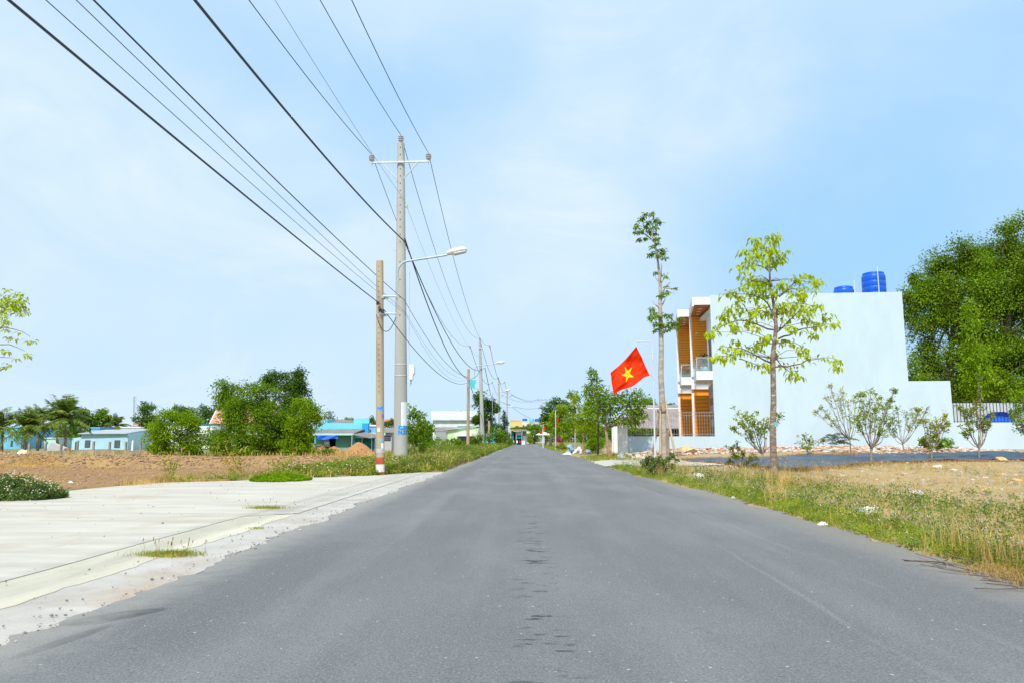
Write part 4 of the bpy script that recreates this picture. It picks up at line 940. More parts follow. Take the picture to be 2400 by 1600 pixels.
# gate pillars and gate leaves along the road side of the yard
pz = hz(978, UL)
def pillar(u0, u1, v0, v1, z1, label):
    b = B().bx(u0, u1, v0, v1, .0, z1); t = hthing('gate_pillar', label, 'gate pillar', 'white gate pillars'); b.build('shaft', M['white'], t); B().bx(u0 - .04, u1 + .04, v0 - .04, v1 + .04, z1, z1 + .07).build('cap', M['white'], t)
pillar(UL - .57, UL - .003, -.1, .5, pz, 'nearest white gate pillar at the end of the yard wall')
pillar(UL - .62, UL - .1, 5.1, 5.6, pz + .25, 'middle white gate pillar between the two grey gates')
pillar(UL - .55, UL - .2, 8.6, 8.9, pz + .1, 'thin farthest white gate pillar')
for v0, v1, lb in ((.5, 5.1, 'dark grey metal gate between the two white pillars'), (5.6, 8.6, 'farther dark grey gate leaf behind the middle pillar')):
    t = hthing('metal_gate', lb, 'gate', 'grey gates of the yard'); u = UL - .3; n = 6; w = (v1 - v0) / n
    B().bx(u - .02, u + .02, v0, v1, .3, .38).bx(u - .02, u + .02, v0, v1, pz - .15, pz - .05).build('gate_frame', M['greygate'], t)
    for k in range(n): B().bx(u - .035, u + .035, v0 + k * w + .01, v0 + (k + 1) * w - .01, .32, pz - .1).build('panel', M['greygate'], t)
# wall and railing running on to the right of the house
zr0, zr1 = hz(989, U2 + 2), hz(938, U2 + 2)
rw = hthing('boundary_wall', 'low pale wall carrying black railings at the far right', 'wall'); B().bx(U2 + .003, U2 + 16, .02, .2, GZ - .2, zr0).build('wall_face', M['housewall'], rw)
railing('black railings on the low wall at the far right', U2 + .01, U2 + 14, zr0, zr1, .1, M['railblack'], .19, (zr0 + .06, zr1 - .12), None, .03)
bw = hthing('garden_wall', 'tall pale grey garden wall behind the black railings', 'wall'); B().bx(U2 + .3, U2 + 14, 5.0, 5.2, 0, hz(944, U2 + 2, 5.0)).build('wall_face', M['gardenwall'], bw)
c = hw(hpx(2348, 1.0), 1.0, zr0 - .1); rg = np.random.default_rng(4)
P = np.array([[c + [(u - .5) * 1.75, .25 * math.sin(v * 3), 0] for v in np.linspace(0, 1, 8)] for u in np.linspace(0, 1, 18)]); P[..., 2] += np.linspace(0, 1, 8)[None] ** .7 * (.8 - .3 * np.abs(np.linspace(-1, 1, 18))[:, None] ** 3) + .03 * wob(P[..., 0] * 5, P[..., 2] * 3, 2)
solo(B().grid(P), 'blue_cover', M['bluetarp'], 'dark blue plastic cover behind the far right railings', 'cover', smooth=True)

# house with weathered roof behind the yard
def at2(px, py, Y): return At(px, py, Y)
t = thing('bungalow', 'low house with a weathered brown grey roof behind the yard railing', 'house', (At(1540, 1030, 72)[0], 72, .3))
a, c = At(1478, 1003, 68), At(1640, 1003, 68); ridge = At(1478, 948, 74)
xl, xr = a[0], c[0]; ze, zr = a[2], ridge[2]; zm = zat(1540, 957, 72.6)
def slope(x0, x1, ya, za, yb, zb, n, m, nm, par):
    P = np.array([[(x, ya + (yb - ya) * v, za + (zb - za) * v) for v in (0, 1)] for x in np.linspace(x0, x1, n)]); b = B().grid(P); b.grid(P[::-1] - [0, 0, .06]); return b.build(nm, m, par)
slope(xl, xr, 68, ze, 72.6, zm, 30, M['greytile'], 'roof', t); slope(xl + .6, xr, 72.62, zm + .06, 74, zr, 30, M['greytile'], 'upper_roof', t)
B().bx(xl + .3, xr, 72.5, 72.62, zm - .02, zm + .07).build('ridge_strip', M['whitep'], t)
B().bx(xl + .8, xr, 69.5, 76, .0, ze + .1).build('wall', M['tealnet'], t); B().bx(xl + .8, xr, 69.3, 69.49, ze - .8, ze - .1).build('eave_shade', M['darkin'], t)  # near-black strip along the wall top paints in the shade under the eaves
for k in range(4): B().bx(xl + 1.2 + k * 1.9, xl + 2.4 + k * 1.9, 69.44, 69.49, 1.2, ze - .95).build('window', M['darkglass'], t)
# ------------------------------------------------------------------ trees
def cluster_leaves(b, C, r, n, L, rg, droop=.8, up=.1, bent=True):
    """leaves hanging in tufts round the twig tips C"""
    C = np.asarray(C, float); k = len(C); r = np.broadcast_to(np.asarray(r, float), (k,)); i = np.repeat(np.arange(k), n); N = len(i)
    a = rg.uniform(0, 6.283, N); P = C[i] + rg.normal(0, .42, (N, 3)) * r[i][:, None] * np.array([1, 1, .75])
    D = np.c_[np.cos(a), np.sin(a), up + rg.normal(0, .35, N)]
    (bentleaves(b, P, D, L * rg.uniform(.65, 1.3, N), L * .36 * rg.uniform(.8, 1.25, N), rg, droop) if bent else leaves(b, P, D + np.array([0, 0, -.3]), L * rg.uniform(.65, 1.3, N), L * .42, rg))
def pxpath(L, Y, rg=None, dep=.0):
    P = [At(px, py, Y) for px, py in L]
    if rg is not None: P = [p + np.array([0, rg.normal(0, dep), 0]) for p in P]
    return np.array(P)

# the lime green tree on the right verge
Y0 = 19.0; rg = np.random.default_rng(21); z3 = lambda L: [(1640 + x / 4.3556, 530 + y / 4.3556) for x, y in L]
tb = At(1815, 1135, Y0); tb[2] = float(zt(tb[0], Y0)) - .05
t = thing('street_tree', 'lime green young tree standing in the weeds before the pale house wall', 'tree', tb, 'young trees along the right verge')
tr = np.array([tb] + [At(px, py, Y0) for px, py in ((1814, 1090), (1812, 1040), (1811, 1000), (1813, 940), (1812, 875), (1811, 840), (1815, 800), (1819, 770), (1817, 740), (1811, 700), (1805, 660), (1803, 625), (1808, 596))])
b = B(); b.tube(tr, [.105, .088, .084, .08, .074, .068, .07, .056, .05, .044, .036, .029, .021, .01], 12); b.build('trunk', M['bark'], t, True)
BR = [[(745, 1440), (860, 1430), (1000, 1420), (1100, 1360), (1340, 1330), (1390, 1350)], [(720, 1390), (600, 1330), (500, 1270), (380, 1240), (230, 1230)], [(770, 1060), (640, 1040), (540, 970), (430, 950), (250, 1000), (100, 1090)], [(790, 1080), (900, 980), (1000, 870), (1060, 800)], [(800, 1150), (950, 1100), (1050, 1040), (1200, 1025), (1350, 1000)],
      [(740, 900), (700, 760), (600, 720), (500, 700), (300, 680)], [(810, 720), (890, 660), (970, 570), (1030, 520), (1180, 560)], [(710, 460), (660, 420), (560, 380), (450, 440)], [(760, 900), (860, 800), (1000, 780), (1190, 820)], [(740, 620), (640, 560), (540, 560), (430, 520)], [(735, 340), (660, 230), (590, 170)], [(740, 300), (770, 180), (790, 100)], [(750, 1200), (600, 1190), (480, 1260)], [(765, 1330), (830, 1420), (980, 1530)], [(800, 1080), (850, 960), (840, 800)], [(400, 1350), (560, 1410), (690, 1440)], [(770, 1200), (960, 1185), (1080, 1270)], [(735, 250), (820, 300), (900, 262)], [(700, 830), (480, 860), (290, 930)], [(900, 650), (1000, 640), (1060, 740)]]
b = B(); TW = []
for k, L in enumerate(BR):
    P = pxpath(z3(L), Y0); dv = rg.normal(0, .45); P[:, 1] += np.linspace(0, 1, len(P)) * dv
    P = np.array([P[0]] + [At(*q, p[1]) for q, p in zip(z3(L)[1:], P[1:])])
    Q = limb(b, P, .026 if k < 9 else .016, .004, 6, 0, .012, rg, 10); TW += list(Q[3:])
b.build('branches', M['twig'], t, True)
LC = [(1390, 1390), (1400, 1440), (200, 1330), (260, 1250), (330, 1310), (370, 1190), (150, 1340), (280, 1350), (400, 1270), (90, 1110), (170, 1080), (210, 1000), (350, 1060), (260, 900), (330, 990), (380, 1030), (1000, 900), (1080, 920), (1150, 900), (1210, 820), (1050, 830), (1120, 850), (1060, 960), (940, 1040), (1170, 1120), (1200, 1000), (1380, 1005), (1290, 925), (480, 590), (560, 640), (420, 740), (560, 760), (270, 690), (340, 680), (390, 780), (400, 860), (830, 580), (830, 640), (880, 590), (980, 530), (1050, 590), (1090, 500), (1180, 570), (1180, 650), (1215, 600), (430, 490), (480, 390), (400, 420), (580, 290), (600, 190), (540, 530), (510, 320), (450, 270), (630, 280), (740, 330), (760, 250), (750, 160), (780, 100), (700, 130), (560, 140), (840, 350), (730, 410), (790, 350), (550, 430), (580, 1050), (700, 1130), (620, 1190), (590, 1250), (660, 1170), (780, 1300), (640, 1410), (690, 1450), (1050, 1270), (1060, 1310), (960, 1510), (1025, 1530), (660, 880), (720, 920), (860, 790), (930, 700), (1060, 690), (760, 800), (620, 570), (860, 1170), (520, 700), (620, 700), (570, 580), (650, 640), (700, 690), (540, 900), (490, 1010), (530, 950), (760, 680), (890, 860), (950, 830), (700, 580), (640, 820), (600, 880), (830, 860), (1150, 980), (310, 850), (230, 930), (430, 620), (1040, 740), (600, 330), (540, 240), (720, 260), (660, 350)]
C = np.array([At(*q, Y0 + rg.normal(0, .45)) for q in z3(LC)])
b = B(); cluster_leaves(b, C, .15, 15, .18, rg, 1.3, -.15); cluster_leaves(b, np.array(TW), .13, 3, .17, rg, 1.3, -.1); b.build('crown', M['lime'], t)
b = B()
for q in C[::2]:                                                   # twigs that carry the tufts
    j = np.argmin(np.linalg.norm(tr[6:] - q, axis=1)) + 6; mid = (tr[j] + q) / 2 + [0, 0, .12]; b.tube([tr[j], mid, q], [.009, .006, .003], 4)
b.build('twigs', M['twig'], t)
o = B().grid(np.stack([np.stack([tb[0] + .105 * np.sin(a), Y0 - .105 * np.cos(a), np.full(6, z)], -1) for z, a in ((zat(1812, 988, Y0), np.linspace(.0, .7, 6)), (zat(1812, 999, Y0), np.linspace(.0, .9, 6)))], 0) + [At(1812, 995, Y0)[0] - tb[0], 0, 0]).build('paint_mark', M['cyanst'], t)

# the tall thin tree with its stakes
Y1 = 32.0; rg = np.random.default_rng(22); tb = At(1556, 1090, Y1); tb[2] = float(zt(tb[0], Y1)) - .05
t = thing('street_tree', 'tall thin nearly bare tree held by stakes, left of the house', 'tree', tb, 'young trees along the right verge')
tr = np.array([tb] + [At(*q, Y1) for q in ((1557, 1040), (1554, 990), (1552, 940), (1549, 880), (1550, 820), (1549, 770), (1547, 720), (1548, 680), (1545, 640), (1541, 605), (1535, 570), (1524, 535), (1520, 505))])
b = B().tube(tr, [.16, .15, .14, .135, .12, .11, .105, .09, .075, .06, .045, .035, .025, .01], 12); b.build('trunk', M['barkpale'], t, True)
b = B(); z1 = lambda x, y: (1400 + x * .2679, 480 + y * .2679)
for L in ([(550, 690), (560, 600), (558, 510)], [(550, 800), (600, 720), (640, 675)], [(600, 730), (660, 738), (690, 735)], [(555, 900), (590, 830), (615, 790)], [(545, 900), (500, 870), (475, 835)], [(545, 680), (510, 640), (495, 605)], [(560, 680), (600, 630), (622, 590)], [(550, 1090), (620, 1040), (700, 1010)], [(550, 1080), (500, 1000), (470, 920)], [(520, 480), (560, 450), (590, 400)], [(500, 330), (420, 250), (330, 240)], [(490, 300), (530, 200), (520, 120)], [(560, 1160), (575, 1140), (580, 1100)]):
    P = np.array([At(*z1(*q), Y1 + k * rg.normal(0, .25)) for k, q in enumerate(L)]); limb(b, P, .035, .008, 6, 0, .01, rg, 6)
b.build('branches', M['barkpale'], t, True)
LC = [(480, 80, 1), (420, 90, 1), (500, 140, 1), (440, 160, 1), (390, 130, 1), (350, 190, 1), (420, 200, 1), (500, 200, 1), (540, 160, .8), (460, 240, 1), (390, 240, 1), (340, 245, .8), (500, 260, 1), (370, 310, .8), (420, 300, .8), (520, 300, .8), (480, 370, .7), (520, 340, .7), (480, 430, 1), (530, 450, 1), (580, 420, 1), (590, 470, .8), (460, 440, .8), (560, 400, .8), (510, 600, .6), (600, 635, .5), (570, 620, .4), (610, 770, .9), (570, 790, .9), (680, 735, .5), (600, 720, .4), (550, 800, .5), (480, 920, .9), (500, 960, 1), (480, 1000, 1), (540, 980, 1), (510, 1050, 1), (560, 1060, 1), (600, 1060, 1.1), (640, 1040, 1.2), (690, 1050, 1.1), (640, 980, 1), (600, 970, .9), (720, 1000, .8), (690, 1080, .8), (510, 1100, .8), (580, 1100, .8), (460, 990, .8), (630, 1090, .8)]
C = np.array([At(*z1(x, y), Y1 + rg.normal(0, .3)) for x, y, r in LC]); b = B()
for q, c in zip(LC, C): cluster_leaves(b, c[None], .17 * q[2], int(46 * q[2]), .17, rg, .7)
b.build('crown', M['green'], t)
for L, mm, r, lb in (([(1549, 950), (1525, 1075)], 'stakebark', .055, 'dark barked stake leaning in from the left of the tall thin tree'), ([(1547, 962), (1548, 1084)], 'stake', .06, 'pale peeled upright stake left of the tall thin trunk'), ([(1560, 936), (1568, 992), (1587, 1070)], 'stake', .05, 'pale stake leaning in from the right of the tall thin tree'), ([(1566, 1005), (1567, 1092)], 'stakebark', .055, 'short dark stake right of the tall thin trunk')):
    P = np.array([At(*q, Y1 - .25) for q in L]); P[-1, 2] = float(zt(P[-1, 0], Y1 - .25)) - .1
    solo(B().tube(P, np.linspace(r * .8, r, len(P)), 8), 'support_stake', M[mm], lb, 'stake', P[-1], 'stakes propping the tall thin tree', True)
cz = At(1551, 962, Y1); solo(B().lathe([(.15, -.09), (.2, -.05), (.2, .06), (.15, .09)], cz, 12), 'rope_tie', M['stakebark'], 'brown rope tie binding the stakes to the tall thin trunk', 'rope', smooth=True)

# general tree: trunk, limbs and a crown made of many leaf clumps
def blob_tree(label, base, Y, blobs, mat, leaf=.2, cov=2.6, trunk=None, bark='barkdark', group=None, seed=1, name='tree', tr=.16, flat=.75, depth=1.0, gap=.0, sub=14, cat='tree', down=.25, zb=None, tdark=None):
    rg = np.random.default_rng(seed); s = Y / F
    tb = At(base[0], base[1], Y) if base else None
    if zb is None: tb[2] = float(zt(tb[0], Y)) - .05
    else: tb[2] = zb
    t = thing(name, label, cat, tb, group)
    Cs = [(At(px, py, Y + rg.normal(0, .25) * rx * s * depth), rx * s, ry * s) for px, py, rx, ry in blobs]
    cen = np.mean([c for c, _, _ in Cs], 0); b = B()
    top = np.array(trunk) if trunk is not None else None
    if trunk: path = np.array([tb] + [At(*q, Y) for q in trunk])
    else: path = np.array([tb, tb * .55 + cen * .45 + [rg.normal(0, .1), 0, 0], cen])
    b.tube(path, np.linspace(tr, tr * .45, len(path)), 9)
    for c, rx, ry in Cs:
        j = path[-1] if len(path) < 3 else path[rg.integers(len(path) // 2, len(path))]
        limb(b, [j, j * .5 + c * .5 + [0, 0, -.15 * ry], c + [0, 0, .3 * ry]], tr * .38, tr * .08, 5, 0, rx * .04, rg, 7)
        for _ in range(4):
            d = unit(rg.normal(size=3)); limb(b, [c, c + d * [rx, rx, ry] * .5 + [0, 0, .05], c + d * [rx, rx, ry] * .9], tr * .12, tr * .03, 4, 0, 0, rg, 4)
    b.build('trunk', M[bark], t, True)
    b = B()
    for c, rx, ry in Cs:
        n = int(1.75 * cov * math.pi * rx * ry / (leaf * leaf * .42 * .5)); k = max(5, int(sub)); d = unit(rg.normal(size=(k, 3))); rr = rg.uniform(.35, 1.0, (k, 1)) ** .6
        cc = c + d * rr * np.array([rx, rx * depth, ry]); w = rg.uniform(.4, 1.6, k); cnt = np.maximum(3, (n * w / w.sum()).astype(int)); i = np.repeat(np.arange(k), cnt)
        sg = rg.uniform(.15, .28, k)[i][:, None] * np.array([rx, rx * depth, ry * flat]); P = cc[i] + rg.normal(size=(len(i), 3)) * sg
        D = unit(P - cc[i]) + rg.normal(0, .4, (len(i), 3)) + np.array([0, 0, -down])
        leaves(b, P, D, leaf * rg.uniform(.6, 1.35, len(i)), leaf * .5, rg, .2)
    b.build('crown', M[mat], t); return t
# big acacias at the far right
GA = 'large leafy trees behind the far right wall'
blob_tree('large dense tree directly right of the pale house', (2215, 1035), 62, [(2190, 655, 48, 66), (2245, 612, 60, 52), (2170, 740, 46, 75), (2250, 720, 75, 80), (2165, 850, 36, 60), (2240, 850, 70, 75), (2300, 650, 55, 70), (2150, 690, 28, 45), (2205, 930, 60, 50), (2300, 780, 50, 80), (2290, 900, 50, 70), (2270, 940, 60, 55), (2160, 920, 34, 50)], 'acacia', .21, 2.3, [(2222, 940), (2230, 820), (2240, 700)], 'bark', GA, 31, tr=.34, sub=15)
blob_tree('tallest leafy tree cut by the right photo edge', (2365, 1040), 58, [(2350, 594, 40, 45), (2390, 574, 45, 60), (2370, 674, 80, 80), (2410, 728, 80, 90), (2340, 748, 60, 70), (2390, 858, 80, 80), (2320, 858, 45, 65), (2360, 938, 70, 50), (2440, 654, 70, 90), (2460, 808, 80, 110), (2310, 614, 30, 30), (2430, 938, 60, 50)], 'acacia', .21, 2.3, [(2350, 930), (2360, 800), (2375, 650)], 'bark', GA, 32, tr=.34, sub=15)
blob_tree('sunlit pale green bushy tree in front of the far right acacias', (2315, 1040), 52, [(2290, 800, 34, 60), (2300, 890, 40, 40), (2275, 740, 22, 34), (2268, 860, 22, 30)], 'light', .27, 1.2, None, 'bark', GA, 33, tr=.12, sub=18)
# the clump of trees on the left behind the bank
GLT = 'bushy trees behind the earth bank'
blob_tree('yellow green bushy tree, leftmost of the clump right of the blue house', (405, 1070), 60, [(405, 1000, 45, 36), (440, 990, 30, 30), (368, 1020, 24, 30), (415, 1040, 55, 24), (375, 1050, 28, 18), (450, 1035, 36, 30)], 'light', .2, 2.2, None, 'twig', GLT, 41, tr=.1, sub=18)
blob_tree('slender tree standing up before the salmon roof', (535, 1070), 64, [(530, 910, 28, 26), (545, 930, 24, 30), (515, 940, 18, 20), (550, 980, 24, 34)], 'mid', .2, 1.9, [(540, 1000), (535, 930)], 'bark', GLT, 42, tr=.1)
blob_tree('broad bright green tree in the middle of the left clump', (600, 1070), 60, [(600, 930, 50, 34), (560, 970, 44, 36), (640, 970, 44, 44), (600, 1000, 60, 44), (545, 1030, 44, 38), (620, 1045, 70, 26), (505, 1030, 22, 30), (660, 1020, 34, 44), (575, 1055, 60, 16)], 'mid', .2, 2.4, None, 'twig', GLT, 43, tr=.12, sub=20)
blob_tree('tallest dark tree at the back of the left clump', (665, 1070), 66, [(650, 890, 30, 26), (690, 895, 30, 30), (665, 930, 44, 34), (705, 930, 22, 30), (630, 890, 16, 16), (680, 985, 34, 40)], 'dark', .2, 2.5, None, 'barkdark', GLT, 44, tr=.16)
blob_tree('yellow tinged tree at the right end of the left clump', (710, 1070), 59, [(710, 950, 26, 20), (718, 985, 34, 34), (705, 1020, 32, 34), (738, 970, 16, 20), (690, 1045, 34, 24), (720, 1050, 26, 20)], 'light', .19, 2.3, None, 'twig', GLT, 45, tr=.1, sub=18)
# background trees on the left
GB = 'dark trees beyond the left houses'
for k, (lb, bs, Yb, bl) in enumerate([('dark tree immediately right of the tallest palm', (190, 1040), 110, [(185, 975, 22, 20), (205, 985, 16, 24), (175, 1000, 16, 16)]), ('round dark tree above the roof of the blue house', (240, 1040), 112, [(240, 968, 16, 14), (235, 990, 20, 22), (250, 985, 12, 18)]), ('dark tree directly right of the thin mast', (345, 1040), 105, [(335, 955, 16, 14), (350, 965, 18, 16), (330, 985, 18, 14), (360, 985, 20, 16)]), ('low dark tree between the mast and the salmon roof', (430, 1040), 108, [(425, 960, 22, 12), (445, 968, 18, 12), (405, 968, 14, 12)]), ('dark tree touching the white edge of the salmon roof', (480, 1040), 106, [(478, 965, 20, 16), (470, 985, 20, 16), (495, 970, 12, 14)]), ('thin open tree behind the cyan house parapet', (772, 1040), 110, [(770, 970, 12, 10), (780, 982, 10, 8), (762, 982, 8, 8)]), ('low green tree top showing over the cyan parapet', (818, 1030), 112, [(815, 983, 14, 5), (825, 984, 10, 4)]), ('dark trees right of the cyan house', (905, 1035), 118, [(868, 985, 8, 10), (905, 993, 14, 9), (925, 990, 12, 10), (880, 993, 10, 9)])]):
    blob_tree(lb, bs, Yb, bl, ['dark', 'mid', 'dark', 'dark', 'dark', 'dark', 'mid', 'dark'][k], .3, [2.2, 2.4, 2.2, 2.2, 2.2, 1.0, 2.4, 2.4][k], None, 'barkdark', GB, 60 + k, tr=.16, zb=0)
# the tree and shrubs behind the second pole
blob_tree('leafy tree with a bare pale trunk right of the nearest tall pole', (970, 1075), 42, [(985, 985, 20, 22), (965, 965, 14, 18), (1000, 1010, 16, 20), (985, 1030, 28, 20), (962, 1010, 14, 20), (950, 1000, 10, 14)], 'mid', .17, 1.7, [(968, 1040), (974, 1005), (968, 985)], 'barkpale', None, 71, tr=.07)
blob_tree('dark leafy tree behind the second tall pole', (1135, 1045), 98, [(1125, 925, 14, 10), (1130, 945, 20, 16), (1148, 950, 16, 18), (1120, 975, 12, 18), (1140, 980, 24, 18), (1160, 955, 10, 12), (1150, 1000, 22, 14), (1118, 985, 10, 8)], 'dark', .28, 2.6, None, 'barkdark', None, 72, tr=.2, zb=-.1)
blob_tree('small roadside tree left of the teal stall', (1162, 1045), 88, [(1160, 1015, 16, 12), (1175, 1025, 18, 10), (1148, 1025, 14, 10)], 'mid', .2, 2.0, [(1161, 1028), (1160, 1018)], 'barkpale', None, 73, tr=.09)
blob_tree('pointed conifer left of the yellow houses', (1182, 1040), 140, [(1182, 968, 3, 8), (1182, 980, 6, 9), (1182, 995, 10, 10), (1183, 1010, 12, 10), (1183, 1022, 13, 8)], 'bluegreen', .3, 2.6, None, 'barkdark', None, 74, tr=.15, zb=0)
for k, (lb, bs, Yb, bl, mt) in enumerate([('bushy scrub just right of the bare pale trunk', (1010, 1065), 55, [(1005, 1045, 20, 12), (1030, 1042, 24, 12)], 'light'), ('dense scrub left of the second old pole', (1062, 1062), 57, [(1060, 1040, 24, 12), (1080, 1045, 14, 10), (1045, 1050, 14, 8)], 'mid'), ('scrub right of the second old pole', (1112, 1056), 74, [(1108, 1035, 14, 12), (1122, 1030, 12, 12)], 'mid'), ('scrub left of the motorbikes by the stall', (1186, 1044), 110, [(1180, 1032, 18, 8), (1192, 1036, 10, 6)], 'mid'), ('low scrub in front of the pale house by the dirt heaps', (780, 1066), 58, [(770, 1057, 20, 5), (755, 1060, 16, 5)], 'mid')]):
    blob_tree(lb, bs, Yb, bl, mt, .18, 2.2, None, 'twig', 'scrub bushes left of the road', 80 + k, 'bush', tr=.05, cat='bush', down=-.3)
# trees on the right, row along the road
GR = 'leafy trees along the far right verge'
blob_tree('broad feathery tree behind the flag', (1430, 1078), 44, [(1440, 945, 40, 26), (1490, 935, 32, 24), (1400, 930, 34, 26), (1480, 975, 34, 22), (1440, 985, 26, 12), (1400, 965, 28, 20), (1385, 915, 20, 14), (1500, 965, 20, 18)], 'mid', .19, 1.5, [(1424, 1040), (1420, 1005), (1418, 960)], 'barktan', GR, 91, tr=.13, sub=22)
blob_tree('thin dark stemmed tree left of the gate', (1401, 1068), 46, [(1385, 875, 12, 12), (1395, 890, 12, 12), (1380, 905, 14, 8), (1405, 905, 8, 8), (1400, 950, 12, 16), (1390, 870, 6, 4)], 'green', .2, 1.5, [(1402, 1000), (1400, 940), (1398, 880)], 'barkdark', GR, 92, tr=.07)
blob_tree('bright lime tree with a tan trunk beside the blue sacks', (1366, 1066), 52, [(1375, 955, 16, 18), (1360, 975, 20, 16), (1390, 985, 20, 18), (1370, 1000, 22, 14), (1350, 935, 10, 10)], 'lime2', .24, 1.7, [(1367, 1030), (1370, 990)], 'barktan', GR, 93, tr=.1)
blob_tree('young tree on a pale stem right behind the blue sacks', (1348, 1062), 58, [(1342, 925, 12, 10), (1350, 935, 10, 8), (1345, 960, 18, 14), (1340, 985, 16, 14), (1335, 925, 6, 6)], 'green', .23, 1.8, [(1348, 1010), (1347, 950), (1344, 925)], 'barkpale', GR, 94, tr=.08)
blob_tree('lime tree standing over the pink blossoms', (1330, 1053), 84, [(1320, 955, 16, 10), (1330, 970, 20, 16), (1318, 985, 18, 14), (1335, 995, 16, 16), (1345, 1005, 12, 12), (1325, 1020, 12, 10)], 'lime2', .26, 1.9, [(1329, 1020), (1326, 985)], 'barkpale', GR, 95, tr=.09)
blob_tree('lime tree beside the narrow red flag', (1301, 1050), 85, [(1300, 975, 14, 12), (1294, 990, 14, 12), (1310, 1000, 14, 12), (1300, 1012, 14, 10)], 'lime2', .28, 2.0, [(1301, 1020), (1300, 990)], 'barkpale', GR, 96, tr=.09)
blob_tree('tall dark tree at the back of the right row', (1290, 1045), 110, [(1305, 938, 16, 8), (1320, 945, 14, 10), (1290, 955, 18, 12), (1310, 965, 20, 12), (1280, 975, 12, 14), (1290, 985, 14, 14)], 'dark', .32, 2.2, None, 'barkdark', GR, 97, tr=.25, zb=0)
blob_tree('dark shade tree beyond the far right flags', (1278, 1044), 140, [(1280, 990, 12, 12), (1275, 1010, 10, 12), (1290, 1005, 14, 14)], 'mid', .34, 2.2, None, 'barkdark', GR, 98, tr=.2, zb=0)
blob_tree('round topped tree over the brown grey roof', (1520, 1030), 90, [(1520, 940, 14, 8), (1508, 945, 12, 6), (1532, 947, 10, 5)], 'light', .26, 2.6, None, 'barkdark', None, 99, tr=.15, zb=0)
blob_tree('small dark tree top above the roof, left of the house', (1573, 1030), 120, [(1573, 946, 7, 3), (1568, 948, 5, 2)], 'dark', .3, 2.6, None, 'barkdark', None, 100, tr=.12, zb=0)
blob_tree('clipped dome shaped bush left of the gate', (1395, 1056), 58, [(1394, 1042, 18, 14), (1402, 1036, 14, 12), (1384, 1048, 12, 8)], 'light', .12, 3.2, None, 'twig', None, 101, 'bush', tr=.05, cat='bush', sub=40)
blob_tree('big bush behind the railings of the yard', (1500, 1030), 50, [(1500, 1010, 30, 9), (1540, 1011, 30, 8), (1475, 1008, 14, 10)], 'mid', .16, 2.4, None, 'twig', None, 102, 'bush', tr=.05, cat='bush', zb=.2)
blob_tree('row of green garden shrubs before the white gate', (1385, 1045), 66, [(1380, 1000, 16, 18), (1395, 1015, 14, 14), (1365, 1020, 12, 14), (1400, 990, 10, 14)], 'mid', .18, 2.2, None, 'twig', None, 103, 'bush', tr=.08, cat='bush', zb=.1)
blob_tree('bush of pink blossoms under the right trees', (1312, 1043), 95, [(1305, 1028, 7, 6), (1316, 1030, 9, 6), (1322, 1024, 5, 4), (1330, 1026, 8, 6)], 'pink', .2, 2.4, None, 'twig', None, 104, 'bush', tr=.05, cat='bush', zb=0)
blob_tree('yellow green bush at the foot of the right row', (1318, 1050), 72, [(1315, 1042, 8, 5), (1325, 1046, 7, 4), (1308, 1047, 6, 3)], 'yellowg', .16, 2.4, None, 'twig', None, 105, 'bush', tr=.05, cat='bush')
GF = 'trees closing the far end of the road'
blob_tree('trees right behind the roadside stall roof', (1222, 1040), 215, [(1215, 1003, 12, 4), (1228, 1003, 14, 5), (1240, 1002, 10, 8), (1205, 1004, 10, 4)], 'mid', .4, 2.6, None, 'barkdark', GF, 106, tr=.25, zb=0)
blob_tree('round green tree at the very end of the road', (1250, 1041), 200, [(1250, 998, 12, 9), (1262, 1000, 9, 9), (1255, 1012, 14, 9), (1248, 1025, 11, 12), (1262, 1024, 9, 12)], 'mid', .36, 2.4, None, 'barkdark', GF, 107, tr=.25, zb=0)
blob_tree('lime bush right beside the stall wall', (1240, 1041), 185, [(1239, 1020, 5, 8), (1241, 1030, 6, 7)], 'lime2', .3, 2.2, None, 'twig', GF, 108, 'bush', tr=.1, cat='bush', zb=0)

